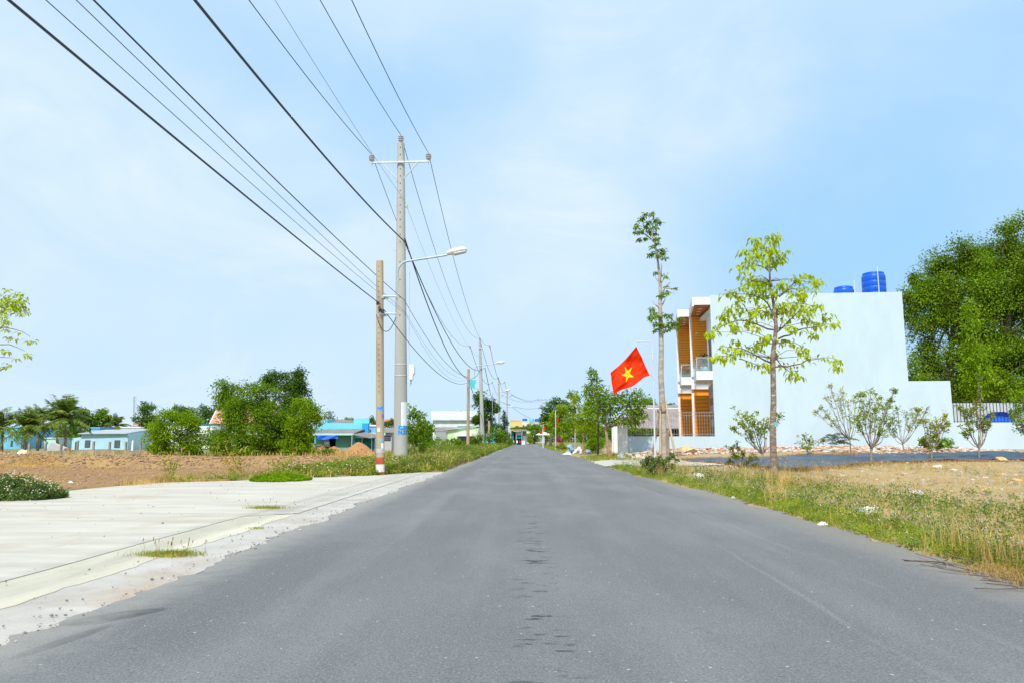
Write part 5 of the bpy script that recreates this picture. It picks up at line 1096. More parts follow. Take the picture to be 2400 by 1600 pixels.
# shrubs in the empty lot
def shrub(label, base, Y, tips, mat, leaf, n, r, seed, bark='shrubbark', stems=5, tr=.035, group='small shrubs in the empty lot', dep=.4, up=.3):
    rg = np.random.default_rng(seed); tb = GT(*base) if Y is None else At(*base, Y); Y = tb[1]; tb[2] = float(zt(tb[0], tb[1])) - .03
    t = thing('shrub', label, 'shrub', tb, group); b = B(); C = []
    hmax = max(At(q[0], q[1], Y)[2] for q in tips) - tb[2]; tt = tb + np.array([rg.normal(0, .05), 0, .2 * hmax]); b.tube([tb, (tb + tt) / 2 + rg.normal(0, .015, 3) * [1, 1, 0], tt], [tr * 1.25, tr * 1.05, tr * .95], 7)
    for q in tips:
        d = rg.normal(0, dep); p = At(q[0], q[1], Y + d); rad = (q[2] if len(q) > 2 else r) * Y / F
        f = rg.uniform(.25, .4); k = tt + (p - tt) * f + np.array([(p[0] - tt[0]) * .12, 0, -.02 * hmax]) + rg.normal(0, .04, 3); k2 = tt + (p - tt) * .68 + rg.normal(0, .06, 3)
        Q = limb(b, [tt, k, k2, p], tr * rg.uniform(.4, .75), .005, 5, 0, .012, rg, 9)
        for _ in range(5):
            u = p + rg.normal(0, .55, 3) * rad * [1, 1, .8]; b.tube([Q[rg.integers(4, 8)], u], [.006, .003], 4); C.append(u)
        C += [p, Q[-2], Q[-3]]
    b.build('stems', M[bark], t, True); b = B(); C = np.array(C); i = np.repeat(np.arange(len(C)), int(n * 2.1))
    P = C[i] + rg.normal(0, .3, (len(i), 3)) * r * Y / F * .6; D = unit(rg.normal(size=(len(i), 3)) * [1, 1, .6] + [0, 0, up]); leaves(b, P, D, leaf * rg.uniform(.6, 1.3, len(i)), leaf * .55, rg, .2)
    b.build('crown', M[mat], t); return t
shrub('slim shrub left of the lime green tree trunk', (1782, 1085), None, [(1732, 973), (1750, 975), (1768, 972), (1775, 995), (1790, 985), (1800, 995), (1720, 1003, 6), (1755, 1005), (1785, 1010), (1760, 1020, 8), (1825, 978, 9), (1740, 992, 7)], 'shrubleaf', .11, 5, 15, 201)
shrub('tiny leafy shrub against the middle of the house wall', (1890, 1066), None, [(1885, 1020), (1895, 1030), (1880, 1040), (1900, 1045), (1890, 1050), (1930, 1030, 4), (1905, 1035, 6)], 'shrubleaf', .1, 4, 10, 202, tr=.02)
shrub('wide spreading shrub leaning left, in front of the wall', (1995, 1060), None, [(1945, 905, 5), (1940, 932, 8), (1925, 955, 8), (1912, 965, 6), (1940, 975, 12), (1955, 990, 12), (1970, 960, 16), (1985, 940, 14), (2005, 930, 14), (1965, 935, 12), (1990, 975, 16), (2015, 965, 16), (1975, 920, 10)], 'yellowg', .1, 5, 14, 203, dep=.5)
shrub('fullest shrub with a stout yellowish stem before the house wall', (2042, 1082), None, [(2015, 925, 8), (2040, 920, 14), (2055, 935, 14), (2030, 950, 18), (2050, 960, 18), (2070, 955, 14), (2010, 980, 18), (2040, 985, 20), (2065, 985, 18), (2015, 1005, 14), (2060, 1010, 14), (2085, 995, 8), (2096, 915, 5), (2088, 940, 5), (2025, 970, 18)], 'shrubleaf', .1, 8, 16, 204, tr=.045, dep=.5)
shrub('open shrub between the fullest one and the yellowing one', (2118, 1058), None, [(2085, 975, 12), (2100, 955, 10), (2105, 985, 14), (2125, 970, 12), (2140, 985, 12), (2150, 965, 10), (2095, 1005, 12), (2130, 1000, 12), (2170, 962, 9), (2085, 1015, 10), (2160, 985, 10)], 'shrubleaf', .1, 6, 14, 205)
shrub('yellowing shrub with orange tinged leaves near the step of the wall', (2184, 1076), None, [(2165, 985, 10), (2185, 990, 12), (2205, 985, 12), (2215, 975, 9), (2200, 1000, 14), (2175, 1010, 12), (2190, 1020, 12), (2210, 1005, 10), (2165, 1030, 8), (2150, 960, 8), (2180, 1045, 10), (2220, 990, 6)], 'yellowg', .1, 6, 13, 206)
shrub('round shrub in front of the black railings', (2296, 1074), None, [(2250, 955, 10), (2262, 975, 14), (2285, 945, 14), (2275, 965, 14), (2300, 960, 16), (2310, 975, 16), (2325, 970, 12), (2290, 990, 16), (2320, 990, 10), (2260, 1015, 8), (2270, 1000, 12), (2305, 1000, 10)], 'rust', .11, 7, 14, 207)
shrub('leaning shrub hidden behind the one before the railings', (2332, 1048), None, [(2310, 1000, 10), (2325, 985, 10), (2335, 975, 10), (2340, 990, 8), (2315, 1015, 8)], 'shrubleaf', .1, 5, 12, 208)
shrub('dense bush cut by the right edge before the railings', (2412, 1060), None, [(2375, 935, 14), (2385, 960, 16), (2395, 925, 14), (2400, 950, 18), (2410, 980, 18), (2390, 985, 14), (2372, 975, 8), (2420, 940, 18), (2400, 1005, 12)], 'light', .1, 16, 18, 209, tr=.05)
shrub('grassy weed clump at the foot of the yellowing shrub', (2192, 1058), None, [(2165, 1035), (2180, 1030), (2195, 1028), (2210, 1032), (2225, 1040), (2170, 1045), (2205, 1045)], 'light', .12, 14, 12, 210, tr=.01)
shrub('rust tinged weed bush left of the lime tree trunk', (1740, 1108), None, [(1715, 1050, 8), (1728, 1045, 8), (1740, 1060, 9), (1725, 1070, 9), (1760, 1070, 9), (1750, 1085, 9), (1712, 1080, 8), (1770, 1090, 8)], 'rust', .06, 8, 11, 211, 'twig', tr=.012)
shrub('blue green weed bush at the foot of the staked tree', (1540, 1112), None, [(1515, 1080), (1530, 1075), (1550, 1080), (1565, 1075), (1520, 1095), (1545, 1095), (1575, 1090), (1555, 1085), (1535, 1088)], 'weedb', .08, 12, 13, 212, 'twig', tr=.012)
# feathery dark fern shrub by the wall
def fronds(b, c, n, L, rg, wl=.1, lo=.2, hi=1.2, seg=14, a0=0, a1=6.283, curl=.9):
    for k in range(n):
        a = rg.uniform(a0, a1); el = rg.uniform(lo, hi); l = L * rg.uniform(.75, 1.1); s = np.linspace(0, 1, seg)
        r = l * (s * math.cos(el)); z = l * (s * math.sin(el) - curl * s ** 2.2 * .55); d = np.array([math.cos(a), math.sin(a), 0]); P = c + r[:, None] * d + np.c_[0 * s, 0 * s, z]
        b.tube(P[::2], np.linspace(.02, .006, len(P[::2])) * L, 4, 1, False)
        Pm = np.repeat(P[2:], 2, 0); side = np.cross(d, [0, 0, 1.0]); sg = np.tile([1, -1], len(P) - 2)[:, None]; T = np.repeat(np.gradient(P, axis=0)[2:], 2, 0); T = unit(T)
        D = side * sg * 1.0 + T * .55 + np.array([0, 0, -.4]) + rg.normal(0, .12, (len(Pm), 3)); ll = wl * L * (1 - .55 * np.repeat(np.abs(s[2:] * 2 - 1.0), 2) ** 2) * rg.uniform(.8, 1.1, len(Pm))
        leaves(b, Pm, D, ll, ll * .13, rg, .1, 0)
c = GT(1965, 1060); t = thing('fern_shrub', 'dark feathery weed with long narrow leaves against the house wall', 'shrub', c, 'small shrubs in the empty lot'); rg = np.random.default_rng(6)
b = B(); 
for k in range(14):
    p = c + np.array([rg.normal(-.1, .3), rg.normal(0, .1), 0]); fronds(b, p + [0, 0, rg.uniform(.2, .9)], 3, .55, rg, .5, .2, 1.0, 8)
b.build('leaves', [M['bluegreen'], M['twig']], t)
c = GT(985, 1082); c = np.array([At(985, 1082, 34)[0], 34.0, 0]); c[2] = float(zt(c[0], c[1])); t = thing('tall_weed', 'tall bright weed with whorled leaves right of the tall pole foot', 'weed', c); b = B(); rg = np.random.default_rng(8)
for k in range(9):
    p = c + np.array([rg.normal(0, .22), rg.normal(0, .15), 0]); h = rg.uniform(.6, 1.1); b.tube([p, p + [rg.normal(0, .05), 0, h]], .01, 4, 1)
    n = 34; zz = rg.uniform(.1, 1, n); a = rg.uniform(0, 6.28, n); leaves(b, p + np.c_[0 * zz, 0 * zz, zz * h], np.c_[np.cos(a), np.sin(a), rg.uniform(.2, 1, n)], .2 * (1.1 - .4 * zz), .04, rg)
b.build('leaves', [M['light'], M['twig']], t)

# palms on the left
def palm(label, base, Y, crown, n, L, seed, lean=0, rtr=.14, lo=-.35, hi=1.5):
    rg = np.random.default_rng(seed); tb = At(*base, Y); tb[2] = -.3; c = At(*crown, Y); t = thing('palm_tree', label, 'palm', tb, 'palms in front of the left blue house')
    B().tube([tb, tb * .5 + c * .5 + [lean, 0, 0], c], [rtr * 1.3, rtr, rtr * .8], 10).build('trunk', M['bark'], t, True)
    b = B(); fronds(b, c, n, L, rg, .26, lo, hi, 48, curl=.75); fronds(b, c, 9, L * .95, rg, .27, .9, 1.5, 44, curl=.3); b.build('crown', [M['palm'], M['twig']], t)
palm('palm cut by the left photo edge before the teal blue wall', (4, 1056), 80, (6, 1000), 18, 2.9, 301)
palm('bushy low palm with the cream board leaning at its foot', (54, 1062), 78, (62, 1000), 26, 2.9, 302, .1, .2)
palm('slim palm between the bushy one and the tallest one', (88, 1056), 84, (90, 985), 18, 2.5, 303)
palm('tallest palm of the left group', (152, 1056), 82, (152, 978), 24, 3.6, 304, .1)
palm('dark trunked palm immediately left of the tallest one', (136, 1056), 83, (132, 992), 16, 3.0, 305)
palm('small palm showing over the blue house roof', (275, 1040), 112, (272, 996), 16, 2.6, 306)

# the leafy branches reaching in from the left edge
rg = np.random.default_rng(23); YL = 15.0; tb = np.array([At(-190, 1030, YL)[0], YL, .0])
t = thing('street_tree', 'lime green leafy branches reaching in at the left photo edge', 'tree', tb); tr = np.array([tb, tb + [0, 0, 1.6], tb + [.03, 0, 3.0], tb + [-.02, 0, 4.2], tb + [.05, 0, 5.2]])
B().tube(tr, [.1, .085, .07, .045, .015], 10).build('trunk', M['bark'], t, True)
zl = lambda L: [(x / 6.2714, 650 + y / 6.2714) for x, y in L]; b = B(); C = []
for L, j in (([(0, 470), (120, 390), (250, 290), (240, 210)], 3), ([(0, 700), (95, 735), (220, 760), (340, 790), (440, 870)], 2), ([(0, 985), (60, 965), (150, 985), (280, 1030), (370, 1080)], 2), ([(0, 1170), (120, 1178), (210, 1178)], 2), ([(0, 560), (60, 520), (130, 440)], 3)):
    P = np.array([tr[j]] + [At(*q, YL) for q in zl(L)]); limb(b, P, .03, .004, 6, 0, .006, rg, 12)
for k in range(9): d = np.array([rg.uniform(-1.6, .6), rg.normal(0, .8), rg.uniform(-.2, .8)]); C.append(tr[rg.integers(2, 5)] + d); limb(b, [tr[2] + [0, 0, .4], C[-1]], .02, .004, 5, 0, 0, rg, 5)
b.build('branches', M['twig'], t, True)
LC = [(75, 290, 2), (130, 200, 1), (60, 340, 2), (120, 350, 2), (90, 430, 2.2), (160, 430, 2), (180, 500, 2), (230, 430, 2.2), (250, 350, 2), (300, 270, 2), (310, 360, 2), (370, 330, 1.6), (340, 420, 2), (270, 480, 2), (300, 560, 1.6), (340, 480, 1.5), (20, 520, 2), (60, 500, 2), (40, 600, 2), (30, 660, 2), (70, 680, 1.6), (10, 740, 1.2), (400, 530, .8), (85, 790, 1), (105, 900, 1.2), (195, 900, 1.3), (285, 815, .7), (410, 940, 1.4), (485, 950, 1), (100, 1090, 1.5), (255, 1200, 1), (400, 1140, 1.2), (440, 1170, 1.1), (60, 1330, 1.2), (115, 1290, 1), (20, 420, 1.5), (200, 250, .6), (245, 380, 2), (140, 330, 1.6)]
b = B()
for x, y, k in LC: cluster_leaves(b, At(*zl([(x, y)])[0], YL + rg.normal(0, .12))[None], .055 * k, int(8 * k), .115, rg, .9)
cluster_leaves(b, np.array(C), .3, 60, .12, rg, .9); b.build('crown', M['lime'], t)
# bush at the left edge of the apron
c = np.array([At(10, 1180, 13.2)[0], 13.4, .0]); t = thing('flowering_bush', 'low dusty green bush with pale flower heads at the left edge of the concrete', 'bush', c)
rg = np.random.default_rng(24); b = B(); n = 900; a = rg.uniform(0, 6.283, n); r = np.sqrt(rg.uniform(0, 1, n)); P = c + np.c_[np.cos(a) * r * 1.45 - .75, np.sin(a) * r * .75 + .35, np.zeros(n)]; hh = .46 * np.sqrt(np.maximum(.05, 1 - r ** 2.2)) * rg.uniform(.7, 1.1, n)
weeds(b, P, hh, 26, .055, rg, .35); b.build('leaves', M['weedb'], t)
k = rg.uniform(0, 1, n) < .45; Pf = np.repeat(P[k] + np.c_[np.zeros((k.sum(), 2)), hh[k]], 3, 0); n = len(Pf); Pf += rg.normal(0, .04, (n, 3)); s = rg.uniform(.006, .013, n)[:, None]; b = B()
b.add((Pf[:, None] + T4[None] * s[:, None]).reshape(-1, 3), (np.arange(n)[:, None, None] * 4 + np.array([[0, 1, 2], [0, 3, 1], [0, 2, 3], [1, 3, 2]])).reshape(-1, 3)); b.build('flower_heads', M['flower'], t, kind='stuff')
# ------------------------------------------------------------------ houses, walls and heaps on the left
def wallb(b, A, Bq, z0, za, zb, th=.2):
    A = np.array([A[0], A[1], 0.0]); Bq = np.array([Bq[0], Bq[1], 0.0]); n = unit(np.cross(Bq - A, [0, 0, 1.0])); n = -n if n[1] < 0 else n
    return b.prism([A + [0, 0, z0], Bq + [0, 0, z0], Bq + [0, 0, zb], A + [0, 0, za]], n * th)
def pan(b, A, Bq, u0, u1, z0, z1, out=.03, th=.03):
    A = np.array([A[0], A[1], 0.0]); Bq = np.array([Bq[0], Bq[1], 0.0]); n = unit(np.cross(Bq - A, [0, 0, 1.0])); n = n if n[1] < 0 else -n
    P, Q = A + (Bq - A) * u0 + n * (out - th), A + (Bq - A) * u1 + n * (out - th)
    return b.prism([P + [0, 0, z0], Q + [0, 0, z0], Q + [0, 0, z1], P + [0, 0, z1]], n * th)
def roofq(b, P, th=.08):
    P = np.array(P); return b.prism(P, (0, 0, th))
def win(par, A, Bq, u0, u1, z0, z1, bars=5, mat='darkframe'):
    w = pan(B(), A, Bq, u0, u1, z0, z1, .04, .05).build('window', M[mat], par)
    pan(B(), A, Bq, u0 + .12 * (u1 - u0), u1 - .12 * (u1 - u0), z0 + .08 * (z1 - z0), z1 - .08 * (z1 - z0), .05, .009).build('pane', M['darkglass'], w)
    for k in range(bars): z = z0 + (z1 - z0) * (k + 1) / (bars + 1); pan(B(), A, Bq, u0, u1, z - .012, z + .012, .07, .015).build('bar', M['mast'], w)
# light blue house
A, C, D = At(190, 1030, 95), At(296, 1030, 91), At(348, 1030, 99)
z0, ze = -.4, zat(240, 1016, 93); zr = zat(300, 1006, 99)
t = thing('bungalow', 'light blue bungalow with two barred windows and a grey sheet roof', 'house', (A[0], A[1], z0))
wallb(B(), A, C, z0, ze, ze).build('front_wall', M['bluewall'], t); wallb(B(), C, D, z0, ze, zr, .2).build('side_wall', M['bluewall'], t)
for ua, ub in ((.10, .22), (.755, .875)): win(t, A, C, ua, ub, zat(206, 1048, 93), zat(206, 1030.5, 93))
E2 = At(246, 1030, 103); roofq(B(), [(A[0] - .3, A[1] - .4, ze), (C[0] + .2, C[1] - .5, ze), (D[0] + .4, D[1], zr), (E2[0], E2[1], zr)]).build('roof', M['tinroof'], t)
pan(B(), C, D, .25, 1.1, zat(320, 1021, 95), zat(320, 1018.5, 95), 1.2, 1.2).build('awning', M['whitep'], t)
pan(B(), C, D, .3, .8, z0, zat(320, 1030, 95), .04, .05).build('door', M['darkglass'], t)
A2, C2 = At(169, 1030, 96), At(190, 1030, 95.5); le = thing('lean_to', 'small pale blue lean-to at the left end of the light blue bungalow', 'shed', (A2[0], A2[1], z0))
wallb(B(), A2, C2, z0, zat(170, 1026, 96), zat(190, 1023, 96)).build('wall', M['bluewall'], le); pan(B(), A2, C2, .38, .55, z0, zat(180, 1034, 96), .03, .04).build('door', M['darkframe'], le)
def bhouse(name, label, px0, px1, yt, yb, Y, dep, wm, rm, cat='house', roof='flat', wins=(), group=None, z0=-.4, ridge=0):
    a, c = At(px0, 1030, Y), At(px1, 1030, Y); zt_ = zat((px0 + px1) / 2, yt, Y); t = thing(name, label, cat, (a[0], Y, z0), group)
    B().bx(a[0], c[0], Y, Y + dep, z0, zt_).build('wall', M[wm], t)
    if roof == 'flat': B().bx(a[0] - .1, c[0] + .1, Y - .12, Y + dep, zt_, zt_ + .18).build('roof', M[rm], t)
    else:
        zr = zat((px0 + px1) / 2, ridge, Y + dep / 2); roofq(B(), [(a[0] - .3, Y - .4, zt_ - .02), (c[0] + .3, Y - .4, zt_ - .02), (c[0] + .3, Y + dep / 2, zr), (a[0] - .3, Y + dep / 2, zr)]).build('roof', M[rm], t)
        roofq(B(), [(a[0] - .3, Y + dep / 2 + .01, zr), (c[0] + .3, Y + dep / 2 + .01, zr), (c[0] + .3, Y + dep + .4, zt_), (a[0] - .3, Y + dep + .4, zt_)]).build('rear_roof', M[rm], t)
        for x in (a[0] + .02, c[0] - .12): B().prism([(x, Y, zt_), (x, Y + dep, zt_), (x, Y + dep / 2, zr - .05)], (.1, 0, 0)).build('gable', M[wm], t)
    for w0, w1, wy0, wy1 in wins: win(t, a, c, (w0 - px0) / (px1 - px0), (w1 - px0) / (px1 - px0), zat(w0, wy1, Y), zat(w0, wy0, Y), 2)
    return t
bhouse('house', 'teal blue house half hidden by the palms at the far left', -60, 50, 1001, 1057, 100, 8, 'bluewalld', 'bluewalld', wins=[(26, 31, 1031, 1045)])
bhouse('house', 'blue box shaped house top rising over the light blue bungalow roof', 212, 232, 1003, 1050, 108, 5, 'bluesky', 'bluesky')
bhouse('house', 'pale green white house behind the trunks of the palms', 98, 138, 1027, 1050, 104, 6, 'mintpale', 'tinwhite')
bhouse('house', 'house with long white stained parapet behind the grey sheet roof', 255, 350, 1002, 1045, 112, 8, 'whitep', 'whitep')
t = bhouse('house', 'house with a brown grey roof and orange ridge beyond the white parapet', 312, 400, 1000, 1045, 122, 9, 'creamwall', 'fibro', roof='gable', ridge=991)
a, c = At(316, 992, 126.5), At(400, 992, 126.5); B().bx(a[0], c[0], 126.3, 126.7, a[2] - .15, a[2] + .2).build('ridge_tiles', M['orange'], t)
# salmon roof with white verge board
a, c, d = At(492, 993, 100), At(630, 993, 100), At(515, 950, 104); t = thing('house', 'tall house with a steep salmon pink roof and white verge board', 'house', (a[0], 100, -.4))
B().bx(a[0] + .8, c[0], 100.6, 108, -.4, a[2] + .1).build('wall', M['whitep'], t)
roofq(B(), [(a[0], 100, a[2]), (c[0], 100, a[2]), (c[0], 104, d[2]), (d[0], 104, d[2])]).build('roof', M['redtile'], t)
P0, P1 = np.array([a[0] - .1, 99.95, a[2] - .25]), np.array([d[0] - .1, 104, d[2] + .1]); B().tube([P0, P1], .16, 4).build('verge_board', M['white'], t)
bhouse('house', 'pale teal building behind the yellow green bushy tree', 375, 500, 995, 1040, 98, 5, 'whitep', 'tealnet')
# thin mast
p = At(315, 1000, 118); top = At(315, 928, 118); p[2] = 0; t = thing('radio_mast', 'thin red grey lattice mast standing above the roofs', 'mast', p); b = B()
for k in range(3): a = k * 2.1; b.tube([p + [.11 * math.cos(a), .11 * math.sin(a), 0], top + [.11 * math.cos(a), .11 * math.sin(a), 0]], .028, 5)
b.build('leg', M['mast'], t, kind='stuff'); b = B(); z = np.linspace(.5, top[2], 20)
for k in range(19): b.tube([p * [1, 1, 0] + [.1 * (-1) ** k, .05, z[k]], p * [1, 1, 0] + [-.1 * (-1) ** k, .05, z[k + 1]]], .015, 4)
b.build('bracing', M['mast'], t, kind='stuff')
# stained field wall with posts
YW = 66.0
def fieldwall(label, px0, px1, yt, mat, dy=0):
    a, c = At(px0, 1030, YW + dy), At(px1, 1030, YW + dy); t = thing('field_wall', label, 'wall', (a[0], YW + dy, -.5), 'low stained walls at the back of the field'); zt_ = zat((px0 + px1) / 2, yt, YW + dy)
    n = max(2, int((c[0] - a[0]) / 1.6)); xs_ = np.linspace(a[0], c[0], n + 1)
    for k in range(n): B().bx(xs_[k] + .01, xs_[k + 1] - .01, YW + dy, YW + dy + .14, -.6, zt_ + .03 * math.sin(k * 2.3)).build('panel', M[mat], t)
    return t
fieldwall('low stained wall at the far left, left of the cream board', -30, 45, 1058, 'oldwall'); w = fieldwall('grey stained wall stub right of the cream board', 64, 176, 1055.5, 'oldwall'); w2 = fieldwall('long blackened wall before the light blue bungalow', 178, 362, 1054, 'oldwall', .3)
for px, yt, par, mm in ((65, 1038, w, 'oldpost'), (103, 1037, w, 'oldpost'), (140, 1038, w, 'oldpost'), (178.5, 1031, w2, 'oldpost'), (216, 1033, w2, 'oldpost'), (254, 1034, w2, 'oldpost'), (292, 1034, w2, 'oldpost'), (308, 1031, w2, 'whitep'), (326.5, 1031, w2, 'oldpost'), (366, 1027, w2, 'oldpost')):
    a = At(px, yt, YW + .25); B().bx(a[0] - .075, a[0] + .075, YW + .45, YW + .6, -.5, a[2]).build('post', M[mm], par)
a = At(46, 1073, 58.5); pz = a[2]; t = B().prism([(a[0] - .3, 58.4, pz - .15), (a[0] + .28, 58.4, pz - .1), (a[0] + .42, 58.7, pz + .62), (a[0] - .06, 58.7, pz + .72), (a[0] - .3, 58.6, pz + .5)], (0, .05, .0)); solo(t, 'board', M['creamboard'], 'cream coloured board leaning at the foot of the bushy palm', 'board')
a = At(118, 1057, 72); P = np.array([(a[0] - .6, 72, -.3), (a[0], 72, .85), (a[0] + 1.4, 72, .3), (a[0] + 1.2, 72, -.3)]); solo(B().prism(P, (0, .6, 0)), 'rubble_slab', M['greypaint'], 'grey broken concrete slab between the palm trunks', 'slab')
a = At(161, 1054, 70); solo(B().lathe([(0, 0), (.14, 0), (.17, .25), (.1, .3), (0, .3)], (a[0], 70, zat(161, 1057, 70)), 12), 'bucket', M['redpaint'], 'small red bucket on the end of the grey wall stub', 'bucket', smooth=True)
# cyan house with mint walls, blue tarp and netted shelter
Yc = 74.0; a, c = At(722, 1030, Yc), At(838, 1030, Yc); zt_ = lambda py, Y=Yc: zat(780, py, Y)
t = thing('house', 'mint walled house with a bright cyan parapet and grey fibre roof', 'house', (a[0], Yc, -.5)); x_ = lambda px, Y=Yc: At(px, 1030, Y)[0]
B().bx(x_(737), x_(762) - .01, Yc, Yc + 6, -.5, zt_(1018)).bx(x_(787), x_(828), Yc, Yc + 6, -.5, zt_(1018)).bx(x_(762), x_(787), Yc, Yc + 6, zt_(1022), zt_(1018)).build('mint_wall', M['mint'], t, kind='stuff')
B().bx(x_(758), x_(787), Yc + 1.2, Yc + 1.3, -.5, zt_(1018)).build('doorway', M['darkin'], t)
roofq(B(), [(x_(736), Yc - .9, zt_(1015)), (x_(836), Yc - .9, zt_(1015)), (x_(846), Yc + 1.6, zt_(1005)), (x_(742), Yc + 1.6, zt_(1006.5))]).build('roof', M['fibro'], t)
B().bx(x_(735), x_(834), Yc - 1.0, Yc - .91, zt_(1019), zt_(1014.5)).build('fascia', M['mintpale'], t)
Y2 = Yc + 1.8; X2 = lambda px: At(px, 1030, Y2)[0]; Zc = lambda py: zat(800, py, Y2)
B().bx(X2(742), X2(848), Y2, Y2 + .2, Zc(1008), Zc(990)).build('parapet', M['cyan'], t)
B().bx(X2(827), X2(863), Y2 + .21, Y2 + .5, Zc(1013), Zc(979.5)).build('parapet_tower', M['cyan'], t)
B().bx(X2(848) + .01, X2(862.5), Y2 - .1, Y2 + .205, Zc(1014), Zc(991)).build('azure_wall', M['azure'], t)
B().bx(X2(761), X2(764), Y2 + .21, Y2 + 5, Zc(990), Zc(980)).build('parapet_post', M['cyan'], t)
roofq(B(), [(X2(764.5), Y2 + .6, Zc(991)), (X2(827), Y2 + .6, Zc(990)), (X2(827), Y2 + 5, Zc(984)), (X2(764.5), Y2 + 5, Zc(981))]).build('upper_roof', M['fibro'], t)
pt = np.array([[(x_(751) + (x_(798) - x_(751)) * u, Yc - 1.05 - .06 * math.sin(9 * u + 3 * v) - .1 * v, zt_(1019.5) - v * (.46 - .18 * u) + .03 * math.sin(11 * u)) for v in np.linspace(0, 1, 7)] for u in np.linspace(0, 1, 24)])
solo(B().grid(pt), 'rolled_tarp', M['bluetarp'], 'bright blue rolled tarpaulin hung under the eave of the mint house', 'tarpaulin', smooth=True)
pt = np.array([[(x_(761) + (x_(777) - x_(761)) * (.5 + (u - .5) * (.45 + .55 * v)), Yc - .4 - .09 * math.sin(22 * u), zt_(1027) - v * (zt_(1027) - zt_(1046))) for v in np.linspace(0, 1, 6)] for u in np.linspace(0, 1, 28)])
solo(B().grid(pt), 'draped_cloth', M['cloth'], 'off white cloth hanging in the doorway of the mint house', 'cloth', smooth=True)
sh = thing('shelter', 'lean-to shelter with dark teal netting right of the mint house', 'shelter', (x_(834), Yc - 1, -.5))
roofq(B(), [(x_(834), Yc - 1.6, zt_(1018)), (x_(880), Yc - 2.4, zt_(1026.5)), (x_(896), Yc + 1.2, zt_(1022)), (x_(848), Yc + 1.5, zt_(1012))], .05).build('roof', M['fibro'], sh)
B().bx(x_(848), x_(896), Yc + 1.5, Yc + 1.6, zt_(1019), zt_(1012.5)).build('fascia', M['mintpale'], sh)
for px in (832.5, 856, 878): B().tube([(x_(px), Yc - 1.4, -.5), (x_(px), Yc - 1.4, zt_(1020))], .04, 6).build('post', M['steelw'], sh, True)
pt = np.array([[(x_(834) + (x_(884) - x_(834)) * u, Yc - 1.2 + .1 * math.sin(14 * u), zt_(1025) - v * 1.75) for v in np.linspace(0, 1, 5)] for u in np.linspace(0, 1, 22)]); B().grid(pt).build('netting', M['tealnet'], sh, True)
bhouse('house', 'small pale blue balustraded house right of the cyan parapet', 862, 880, 998, 1030, 90, 4, 'bluesky', 'whitep', wins=[(865, 869, 1005, 1014)])
bhouse('shed', 'grey roofed open shed seen between the two nearest poles', 893, 918, 1013, 1050, 86, 6, 'greypaint', 'fibro', 'shed', 'gable', ridge=1003, wins=[(896, 916, 1020, 1032)])
t = bhouse('house', 'distant house with an orange hip roof between the poles', 897, 917, 990, 1030, 150, 8, 'whitep', 'orange', roof='gable', ridge=982)
# sand heaps
def heap(label, px, py, Y, w, h, seed):
    c = At(px, py, Y); c[2] = float(zt(c[0], Y)) - .1; n, k = 26, 40; rr = np.linspace(0, 1, n)[:, None]; th = np.linspace(0, 6.2832, k)[None]
    X_, Y_ = rr * np.cos(th) * w, rr * np.sin(th) * w * .8; Z_ = h * np.maximum(0, (1 - rr ** 1.3)) * (1 + .25 * wob(X_ * 1.5 + seed, Y_ * 1.5, 1.3)) + .05 * wob(X_ * 5, Y_ * 5 + seed, 1.0)
    b = B().grid(np.stack([X_ + c[0], Y_ + c[1], Z_ + c[2]], -1)); rg = np.random.default_rng(seed)
    for _ in range(60): a, r = rg.uniform(0, 6.28), rg.uniform(0, 1); b.stone(c + [math.cos(a) * r * w, math.sin(a) * r * w * .8, h * (1 - r ** 1.3)], rg.uniform(.03, .12), rg)
    solo(b, 'sand_heap', M['pile'], label, 'earth heap', c, 'orange earth heaps before the mint house')
heap('left orange earth heap under the yellow tinged tree', 748, 1062, 64, 1.5, 1.0, 3); heap('middle orange earth heap below the hanging cloth', 782, 1063, 65, 1.6, .8, 5); heap('right orange earth heap beside the teal netting', 838, 1063, 63, 1.7, 1.05, 9)
# warehouse and pale houses behind the second old pole
Yb = 150.0; a, c = At(1014, 1030, Yb), At(1145, 1030, Yb); t = thing('warehouse', 'large white warehouse with a pale ribbed roof', 'warehouse', (a[0], Yb, -.3)); zw1 = zat(1060, 984, Yb)
B().bx(a[0], c[0], Yb, Yb + 20, -.3, zw1).build('wall', M['tinwhite'], t); d = At(1010, 964, Yb + 10); e_ = At(1150, 964, Yb + 10); roofq(B(), [(a[0] - .3, Yb - .6, zw1), (c[0], Yb - .6, zw1), (e_[0], Yb + 10, d[2]), (d[0], Yb + 10, d[2])], .15).build('roof', M['tinroofw'], t)
vx = At(1075, 964, Yb + 9.5); B().bx(vx[0] - .5, vx[0] + .5, Yb + 9, Yb + 10, vx[2] - .4, vx[2] + .5).build('roof_vent', M['greypaint'], t)
a, c = At(1049, 1030, 105), At(1127, 1030, 100); t = thing('house', 'pale lime green house with a sloping roof line and white awning', 'house', (a[0], 103, -.3)); wallb(B(), a, c, -.3, zat(1050, 1007, 105), zat(1126, 999, 100)).build('front_wall', M['paleyellow'], t)
d = At(1021, 1030, 112); wallb(B(), d, a, -.3, zat(1021, 1011, 112), zat(1049, 1011, 105)).build('side_wall', M['greypaint'], t)
roofq(B(), [(a[0] - .3, 104.7, zat(1050, 1006.5, 105)), (c[0] + .2, 99.7, zat(1126, 998.5, 100)), (c[0] + .2, 108, zat(1126, 997, 108)), (a[0] - 1.2, 112, zat(1021, 1008, 112))], .1).build('roof', M['tinroofw'], t)
pan(B(), a, c, .33, .85, zat(1090, 1021, 102), zat(1090, 1014.5, 102), .7, .7).build('awning', M['whitep'], t); pan(B(), a, c, .34, .8, -.3, zat(1090, 1021, 102), .03, .04).build('opening', M['darkglass'], t)
